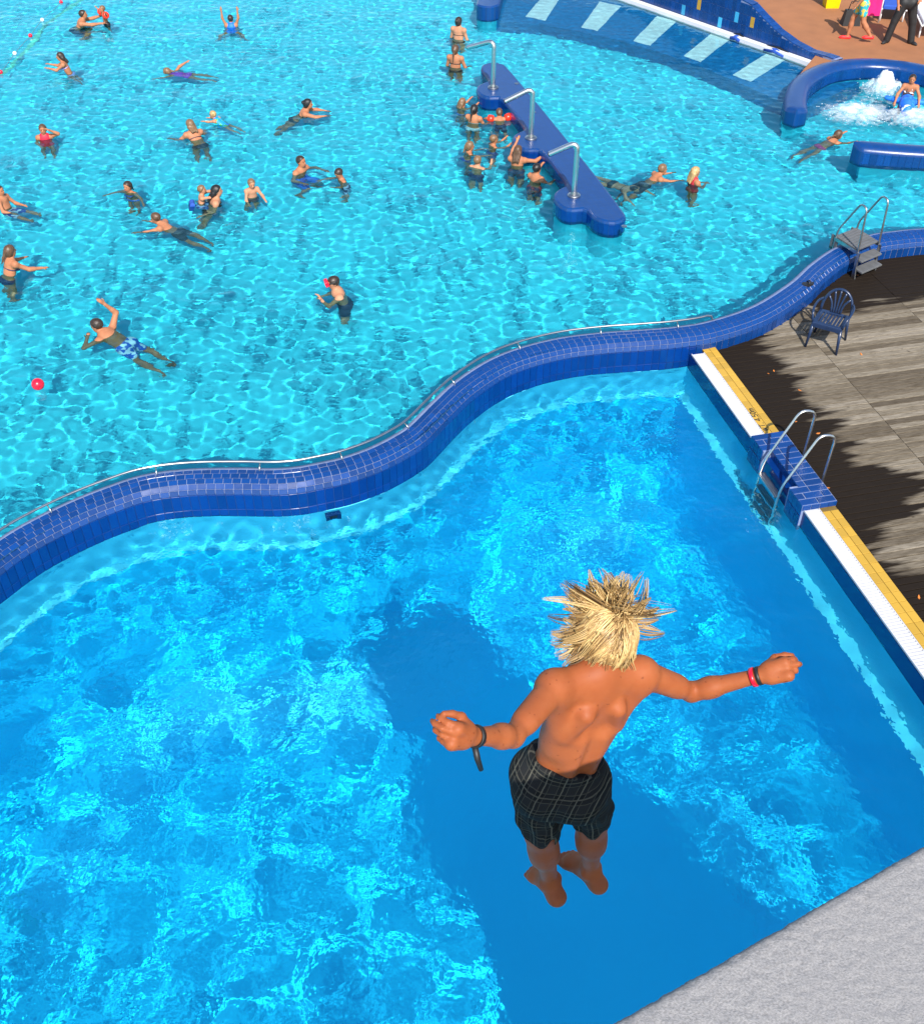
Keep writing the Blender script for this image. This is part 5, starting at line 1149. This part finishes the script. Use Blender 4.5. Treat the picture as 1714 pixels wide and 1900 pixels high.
def diver_field():
    B = Field()
    # torso: pelvis, waist, ribcage, shoulder girdle
    B.cap(hpL, hpR, .070, k=.04, f=Fp, sq=1.0); w0 = pv+Uv*.08; w1 = pv+Uv*.20
    B.cap(pv, w1, .110, .099, k=.05, f=Fv, sq=.70)
    B.cap(w1+Uv*.02, nk-Uv*.115, .104, .119, k=.06, f=Fv, sq=.66)
    B.cap(shL-Uv*.015, shR-Uv*.015, .043, k=.05); B.cap(nk-Uv*.05, nk+Uv*.02, .060, .046, k=.05)
    B.cap(nk-Uv*.01-Fv*.005, HD-Uv*.03, .050, .050, k=.03)
    for s_, sh_, el_ in ((1, shL, elL), (-1, shR, elR)):
        B.cap(nk+Uv*.005, sh_+Uv*.004, .034, .037, k=.04)                       # trapezius
        B.cap(nk-Uv*.09+lat*s_*.055-Fv*.075, nk-Uv*.19+lat*s_*.085-Fv*.062, .031, .020, k=.025)   # shoulder blade
        B.cap(sh_-Uv*.05-Fv*.02, pv+Uv*.20+lat*s_*.070-Fv*.030, .033, .030, k=.05)                # flank muscle
        B.cap(pv+Uv*.04+lat*s_*.030-Fv*.070, pv+Uv*.26+lat*s_*.034-Fv*.066, .030, .030, k=.04)    # muscle beside the spine
        B.ell(sh_+unit(el_-sh_)*.02, (.048, .048, .048), None, k=.035)
        B.cap(sh_, el_, .038, .030, k=.03); B.cap(sh_+(el_-sh_)*.35, sh_+(el_-sh_)*.7, .035, .033, k=.03)
    B.cap(pv+Uv*.02-Fv*.108, nk-Uv*.05-Fv*.112, .015, .013, k=.035, sub=True)                     # spine groove
    for el_, wr_ in ((elL, wrL), (elR, wrR)):
        B.cap(el_, el_+(wr_-el_)*.3, .030, .0325, k=.02); B.cap(el_+(wr_-el_)*.25, wr_, .0325, .0215, k=.02)
    for s_, a, b_ in ((1, hpL, knL), (-1, hpR, knR)):
        B.ell(pv+lat2*s_*.065-Fp*.055-UZ*.045, (.074, .078, .085), None, k=.05); B.cap(a, b_, .074, .050, k=.05)
    for kn_, an_ in ((knL, anL), (knR, anR)):
        d = an_-kn_; B.cap(kn_, kn_+d*.38-Fp*.010, .043, .047, k=.06); B.cap(kn_+d*.28-Fp*.010, an_, .047, .027, k=.05)
    # feet: heel, arch, ball and five toes, pointing away and to the left, slightly drooping
    for an_, fdv, s_ in ((anL, unit(np.array([-.42, .85, -.30])), 1), (anR, unit(np.array([-.60, .78, -.12])), -1)):
        up_ = unit(UZ-fdv*(UZ@fdv)); sd = np.cross(fdv, up_)
        hl = an_-up_*.055-fdv*.040; bl = an_-up_*.062+fdv*.105
        B.cap(an_, hl, .030, .031, k=.025); B.cap(hl, bl, .029, .031, k=.03, f=up_, sq=.8); B.cap(an_, bl, .030, .024, k=.03); B.cap(bl-sd*.022, bl+sd*.022, .021, k=.02)
        B.ell(an_+sd*.03-up_*.006, (.016,)*3, None, k=.015); B.ell(an_-sd*.03-up_*.010, (.016,)*3, None, k=.015)
        for i, (o_, l_, r_) in enumerate(((-.034, .052, .0135), (-.014, .050, .0098), (.004, .045, .0092), (.021, .038, .0088), (.036, .030, .0085))):
            o_ = o_*(-s_); t0 = bl+sd*o_-up_*.006+fdv*.008; B.cap(t0, t0+fdv*l_-up_*.006, r_*1.05, r_, k=.006)
    # loosely closed hands
    for wr_, el_, s_ in ((wrL, elL, 1), (wrR, elR, -1)):
        d = unit(wr_-el_)
        if s_ == 1: pal = unit(np.array([.05, .75, -.55])); side = unit(np.array([.1, .25, .95]))
        else: pal = unit(np.array([.1, .45, -.80])); side = unit(np.array([.0, .75, .60]))
        side = unit(side-d*(side@d)); pal = unit(pal-d*(pal@d)-side*(pal@side))
        k0 = wr_+d*.082
        B.cap(wr_-d*.01, wr_+d*.03, .0245, .028, k=.015, f=pal, sq=.75); B.cap(wr_+d*.03-side*.014, k0-side*.020, .022, .020, k=.015); B.cap(wr_+d*.03+side*.014, k0+side*.020, .023, .020, k=.015)
        for i, (o_, l_, cu) in enumerate(((.027, .066, .58), (.0095, .074, .68), (-.0085, .070, .78), (-.026, .056, .88))):
            r0 = k0+side*o_+d*(.006-.010*abs(i-1)); B.ell(r0-pal*.003, (.0098,)*3, None, k=.006)
            a1 = .35+.55*cu*s_**2; d1 = unit(d*math.cos(a1)+pal*math.sin(a1)-side*.0); m1 = r0+d1*l_*.48
            a2 = a1+.9*cu+.25; d2 = unit(d*math.cos(a2)+pal*math.sin(a2)); m2 = m1+d2*l_*.36; a3 = a2+.7*cu+.1; d3 = unit(d*math.cos(a3)+pal*math.sin(a3)); m3 = m2+d3*l_*.26
            B.cap(r0, m1, .0100, .0093, k=.004); B.cap(m1, m2, .0092, .0084, k=.002); B.cap(m2, m3, .0083, .0070, k=.002)
        t0 = wr_+d*.022+side*.020+pal*.008; t1 = t0+unit(d*.75+side*.65+pal*.35)*.040; t2 = t1+unit(d*.95+side*.05+pal*.35)*.032; t3 = t2+unit(d*.85-side*.25+pal*.5)*.024
        B.cap(t0, t1, .0145, .0118, k=.015); B.cap(t1, t2, .0112, .0100, k=.006); B.cap(t2, t3, .0100, .0082, k=.004)
    # head, facing away and tilted down
    Hf = unit(np.array([.18, .93, -.34])); Hl = unit(np.cross(UZ, Hf)); Hu = np.cross(Hf, Hl); H3 = np.stack([Hf, Hl, Hu])
    B.ell(HD+Hu*.02-Hf*.010, (.093, .074, .086), H3, k=.015); B.ell(HD-Hu*.045+Hf*.03, (.060, .056, .066), H3, k=.03); B.ell(HD+Hf*.094-Hu*.015, (.017, .012, .022), H3, k=.015)
    for s_ in (1, -1): B.ell(HD+Hl*s_*.075-Hu*.012, (.017, .008, .027), H3, k=.008)
    return B, (Hf, Hl, Hu, H3)
DB, (dHf, dHl, dHu, dH3) = diver_field()
boy = empty('person', pv); tag(boy, 'blond boy in dark plaid shorts in mid-air, arms spread, seen from behind', 'person')
lo, hi = DB.bounds(); V, Q = surface(DB, lo, hi, .0052); nmesh('body', V, Q, skin_mat('boy'), boy, True)
# wide board shorts with a hem, own fabric coordinates for the plaid
SF = Field(); SF.cap(hpL, hpR, .080, k=.04, f=Fp, sq=1.0); SF.cap(pv, pv+Uv*.10, .128, .126, k=.04, f=Fp, sq=.88)
for s_, a, b_ in ((1, hpL, knL), (-1, hpR, knR)):
    SF.ell(pv+lat2*s_*.065-Fp*.058-UZ*.045, (.086, .092, .10), None, k=.05); e_ = a+(b_-a)*1.02; SF.cap(a, e_, .084, .073, k=.012)
wn = unit(Uv*.75+Fp*.28+UZ*.3); wp = pv+Uv*.095-Fp*.05
def shorts(P):
    d = SF(P)
    for a, b_, s_ in ((hpL, knL, 1), (hpR, knR, -1)):
        ax = unit(b_-a); t = (P-a)@ax; r_ = P-a-t[:, None]*ax; an = np.arctan2(r_@lat2, r_@Fp)
        side = ((P-pv)@lat2)*s_ > -.02
        fold = (.0055*np.sin(an*4+t*13)+.004*np.sin(an*7-t*22+1.3)+.003*np.sin(t*55+an*2))*np.clip(t/.08, 0, 1)
        d = np.where(side, d+fold, d); hem = t-np.linalg.norm(b_-a)*(.90+.03*np.sin(an*2+s_))
        d = np.where(side, np.maximum(d, hem), d)
    d = np.maximum(d, (P-wp)@wn); return d
lo, hi = SF.bounds(); V, Q = surface(shorts, lo-.01, hi+.01, .0058)
uvp = np.stack([(V-pv)@lat2+.4*((V-pv)@Fp)+.02*np.sin(9*(V-pv)[:, 2]), (V-pv)[:, 2]-.10*np.abs((V-pv)@lat2), np.zeros(len(V))], 1)
n = NT('dark plaid cotton'); at_ = n.node('ShaderNodeAttribute', attribute_name='uvp'); sx = n.node('ShaderNodeSeparateXYZ'); n.put(sx.inputs[0], at_.outputs['Vector'])
def line(v, per, wdt, off=0.0):
    f = n.math('ABSOLUTE', n.math('SUBTRACT', n.math('FRACT', n.math('DIVIDE', n.math('ADD', v, 5+off), per)), .5)); return n.math('LESS_THAN', f, wdt/per/2)
wob = n.math('MULTIPLY', n.math('SUBTRACT', n.noise(n.pos, 25, 2), .5), .008)
u0 = n.math('ADD', sx.outputs[0], wob); v0 = n.math('ADD', sx.outputs[1], wob)
bands = n.math('ADD', n.math('MULTIPLY', line(u0, .062, .030), .5), n.math('MULTIPLY', line(v0, .062, .030), .5))
thin = n.math('MAXIMUM', n.math('MAXIMUM', line(u0, .062, .0042, .031), n.math('MULTIPLY', line(v0, .062, .0042, .031), .7)), n.math('MULTIPLY', n.math('MAXIMUM', line(u0, .031, .0026), line(v0, .031, .0026)), .45))
weave = n.noise(n.pos, 420, 2)
col = n.mix(bands, (.010, .011, .012), (.022, .023, .024)); col = n.mix(n.math('MULTIPLY', thin, n.math('MULTIPLY_ADD', weave, .9, .1)), col, (.20, .19, .145)); col = n.mix(n.math('MULTIPLY', weave, .3), col, (.016, .016, .017))
n.color(col); n.rough(.9); n.b.inputs['Specular IOR Level'].default_value = .08; n.bump(weave, .35, .002); M['plaid'] = n.m
nmesh('shorts', V, Q, M['plaid'], boy, True, attr={'uvp': uvp})
wbm = MB(); ring_ = []
# wrist wear
def band(c, d, r_, w_, mat_, nm, th=.0045):
    d = unit(d); a = unit(np.cross(d, UZ)); b2 = np.cross(d, a); mb = MB(); V = []; F = []; N_ = 28
    for i in range(N_):
        t = 2*math.pi*i/N_; e = a*math.cos(t)+b2*math.sin(t)
        for (rr, ww) in ((r_, -w_), (r_+th, -w_*.9), (r_+th, w_*.9), (r_, w_)): V.append(c+e*rr+d*ww)
    for i in range(N_):
        j = (i+1) % N_
        for k in range(4): F.append((i*4+k, j*4+k, j*4+(k+1) % 4, i*4+(k+1) % 4))
    return mb.add(V, F).build(nm, mat_, boy, True)
dL, dR = unit(wrL-elL), unit(wrR-elR)
band(wrL-dL*.020, dL, .0265, .008, M['black'], 'watch_strap'); band(wrR-dR*.006, dR, .0255, .006, M['black'], 'wristband'); band(wrR-dR*.024, dR, .0265, .007, M['red'], 'wristband')
wc = wrL-dL*.020; tdn = unit(np.array([.10, -.15, -1])); MB().tube([wc+np.array([0, -.02, -.022]), wc+np.array([.006, -.035, -.05]), wc+np.array([.016, -.045, -.085])], [.009, .009, .007], 6).build('strap_end', M['black'], boy, True)
MB().lathe(wc+np.array([.0, .02, -.028]), [(.015, -.006), (.017, 0), (.012, .006)], 14).build('watch_case', M['steel_dark'], boy, True)
# hair: scalp cap and some hundreds of tapering wet locks, thrown up by the fall
cr_ = unit(dHu*.93-dHf*.10-dHl*.36)     # crown: where the parting starts
PART = [unit(unit(dHu*.95+dHf*.22-dHl*.20)*(1-t)+unit(dHu*.80-dHf*.50-dHl*.36)*t) for t in np.linspace(0, .6, 5)]
HCAP = Field().ell(HD+dHu*.024-dHf*.014, (.100, .082, .093), dH3)
fun = lambda P: np.maximum(HCAP(P)+.0025*np.sin(P[:, 0]*300+P[:, 2]*90)*np.sin(P[:, 1]*260), -((P-HD-dHf*.045)@unit(-dHf*.85+dHu*.5))-.030)
lo, hi = HCAP.bounds(); V, Q = surface(fun, lo, hi, .005)
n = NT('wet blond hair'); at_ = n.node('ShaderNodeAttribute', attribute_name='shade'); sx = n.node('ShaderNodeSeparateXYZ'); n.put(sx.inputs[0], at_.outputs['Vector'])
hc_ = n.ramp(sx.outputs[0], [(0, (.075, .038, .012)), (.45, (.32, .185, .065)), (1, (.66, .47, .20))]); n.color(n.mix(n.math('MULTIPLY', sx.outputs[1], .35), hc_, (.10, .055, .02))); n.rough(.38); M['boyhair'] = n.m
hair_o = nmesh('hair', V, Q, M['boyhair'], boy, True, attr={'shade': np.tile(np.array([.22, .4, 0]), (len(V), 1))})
r = np.random.default_rng(5); LV = []; LF = []; LS = []; NSEG = 9; cnt = 0
hc0 = HD+dHu*.024-dHf*.014; rad = np.array([.097, .079, .090])
while cnt < 460:
    dv = unit(r.normal(0, 1, 3)*.8+cr_*.45)
    if dv@unit(-dHf*.72+dHu*.72) < -.16 and not (dv@dHu > .28): continue
    if dv@dHu < -.50: continue
    if dv@dHf > .30 and r.random() < .72: continue
    front = max(0., dv@unit(dHf*.93+dHu*.36)-.30)/.70; left_ = max(0., dv@dHl); nape = max(0., dv@unit(-dHf*.7-dHu*.5))
    right_ = max(0., -(dv@dHl)); cr_ = max(PART, key=lambda c: c@dv); cl_ = (dv@cr_+1)/2; L_ = (.078+.115*cl_**1.5)*r.uniform(.80, 1.2)*(1-.58*min(1., front*1.6)-.05*left_-.20*right_); loose = r.random() < .07+.22*left_**2; rel = (r.uniform(.72, 1.1) if not loose else r.uniform(.40, .6))-.20*left_**2; flick = (r.uniform(.02, .18) if not loose else r.uniform(.15, .38))*(1+1.2*left_)*(1-.75*right_); lay = .001+.008*cl_**2+r.uniform(0, .006); sh0 = np.clip(r.normal(.52, .24), .02, 1)
    cdir = r.normal(0, .08, 3); curl = r.normal(0, .10, 3); lockd = r.normal(0, .26, 3)
    for j_ in range(14):
        dj = unit(dv+r.normal(0, .11, 3)); loc = np.array([dj@dHf, dj@dHl, dj@dHu]); nrm = unit(dHf*loc[0]/rad[0]+dHl*loc[1]/rad[1]+dHu*loc[2]/rad[2])
        root = hc0+dHf*loc[0]*rad[0]+dHl*loc[1]*rad[1]+dHu*loc[2]*rad[2]
        tan = dj-cr_*(dj@cr_); tan = tan+1e-4*dHl; tan = unit(tan-nrm*(tan@nrm))
        sweep_ = unit(dHl*.75*(1 if dj@dHl > -.45 else -.3)-UZ*.45-dHf*.55)                                  # combed over to his left and back
        fw = min(1., front*1.5); D0 = unit(np.array([.0, .45, .90])+lockd+tan*.25)
        dcur = unit((tan*.8+1.0*(sweep_-nrm*(sweep_@nrm))+nrm*.06)*(1-fw)+D0*fw*1.2+cdir)
        Lj = L_*r.uniform(.82, 1.12); pts = [root-nrm*.003]; r0 = r.uniform(.0007, .0015)
        for k in range(NSEG-1):
            f_ = k/(NSEG-2); q_ = pts[-1]+dcur*Lj/(NSEG-1)
            loc = np.array([(q_-hc0)@dHf, (q_-hc0)@dHl, (q_-hc0)@dHu])/(rad+.003+lay); m_ = np.linalg.norm(loc)
            if m_ < 1: q_ = hc0+(q_-hc0)/m_
            elif m_ > 1 and front < .15 and f_ < rel: q_ = q_+(hc0+(q_-hc0)/m_-q_)*.75
            dcur = unit(q_-pts[-1]); pts.append(q_); on = unit(q_-hc0)
            dcur = unit(dcur+curl*.3+(on*.7+dHl*.6*left_+UZ*.10)*flick*(1.1 if f_ > rel-.1 else 0.)+UZ*.12*front)
        up = nrm; base = len(LV); sh_ = np.clip(sh0+r.normal(0, .15), 0, 1)
        # locks draw together towards their tips
        if j_ == 0: guide = pts
        else: pts = [p_+(g_-p_)*((.80+.18*min(1., front*1.5))*(k/(NSEG-1))**1.15) for k, (p_, g_) in enumerate(zip(pts, guide))]
        for k in range(NSEG):
            t = unit(pts[min(k+1, NSEG-1)]-pts[max(k-1, 0)]); a = unit(up-t*(up@t)); b2 = np.cross(t, a); rr = r0*(1-(k/(NSEG-1))**1.8)*(.8+.5*min(1, k/2))+.0003
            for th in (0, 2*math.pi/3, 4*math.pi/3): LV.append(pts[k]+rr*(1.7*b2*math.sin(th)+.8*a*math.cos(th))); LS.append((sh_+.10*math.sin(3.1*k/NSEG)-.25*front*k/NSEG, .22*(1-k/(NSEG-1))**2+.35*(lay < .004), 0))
        for k in range(NSEG-1):
            for j in range(3): LF.append((base+k*3+j, base+k*3+(j+1) % 3, base+(k+1)*3+(j+1) % 3, base+(k+1)*3+j))
    cnt += 1
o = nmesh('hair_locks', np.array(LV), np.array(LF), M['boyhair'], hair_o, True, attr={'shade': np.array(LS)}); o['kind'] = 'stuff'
for s_ in (1, -1): MB().sphere(HD+dHf*.082+dHl*s_*.030+dHu*.008, (.008, .013, .007), 10, 8, dH3).build('eye', M['eye'], boy, True)
MB().sphere(HD+dHf*.084-dHu*.055, (.006, .022, .006), 10, 8, dH3).build('mouth', M['lip'], boy, True)

# ------------------------------------------------------------------ water sheets (built last so that they ripple round the people)
WS, WB = .054, .30
def crest_up(z, b):
    g = z/(z[np.abs(z) > 1e-9].std()+1e-9); g = 3.2*np.tanh(g/3.2); return z.std()*(g+b*g*g)
def deep_keep(x, y): v = (x-EA[0])*EN[0]+(y-EA[1])*EN[1]; return (y < wall_y(x)+.05) & (v < .02) & (y < 17)
def shal_keep(x, y): return (y > wall_y(x)+.12) & (np.abs(x) < 40)
def deep_z(x, y):
    z = wave_field(x, y, 46, .55, 2.4, .056, 5, p=1.0)+wave_field(x, y, 24, .28, .6, .020, 6, p=1.0)
    near = np.clip(1-(wall_y(x)-y)/2.6, 0, 1); z = z*(1-.35*near)+near**1.3*wave_field(x, y, 50, .18, .42, .085, 7, p=1.0)
    fade = np.clip((x+8.5)/1.0, 0, 1)*np.clip((y-.8)/1.0, 0, 1)
    return z*fade
def shal_z(x, y):
    z = crest_up(wave_field(x, y, 80, .15, .44, WS, 8, p=1.0), WB)+wave_field(x, y, 20, .9, 2.6, .028, 9, p=1.0)
    g = 1.0-.12*np.clip((y-13)/8, 0, 1); z = z*g*(.80+.32*np.clip(.5+.5*wave_field(x, y, 10, 2.5, 6, 1.0, 31, p=0.0)/.6, 0, 1.3))
    for (cx_, cy_, a) in RIPPLES:
        d = np.hypot(x-cx_, y-cy_); m_ = d < 1.6
        z[m_] += a*.004*np.sin(d[m_]*2*math.pi/.24)*np.exp(-d[m_]/.42)
    fade = np.clip((15-np.abs(x))/1.0, 0, 1)*np.clip((36-y)/1.0, 0, 1)
    return z*fade
water('diving_pool_water', axis(-39, -7.6, 5.6, 9.5, .034, coarse=1.0), axis(-8.8, 1.2, 15.6, 16, .034, coarse=1.0), deep_z, deep_keep, 0.0, M['water_d'], '')
water('swimming_pool_water', axis(-39, -13.4, 13.4, 33, .031, coarse=1.2), axis(3, 8.8, 32.5, 55, .027, .046, coarse=1.2), shal_z, shal_keep, ZS, M['water_s'], '')
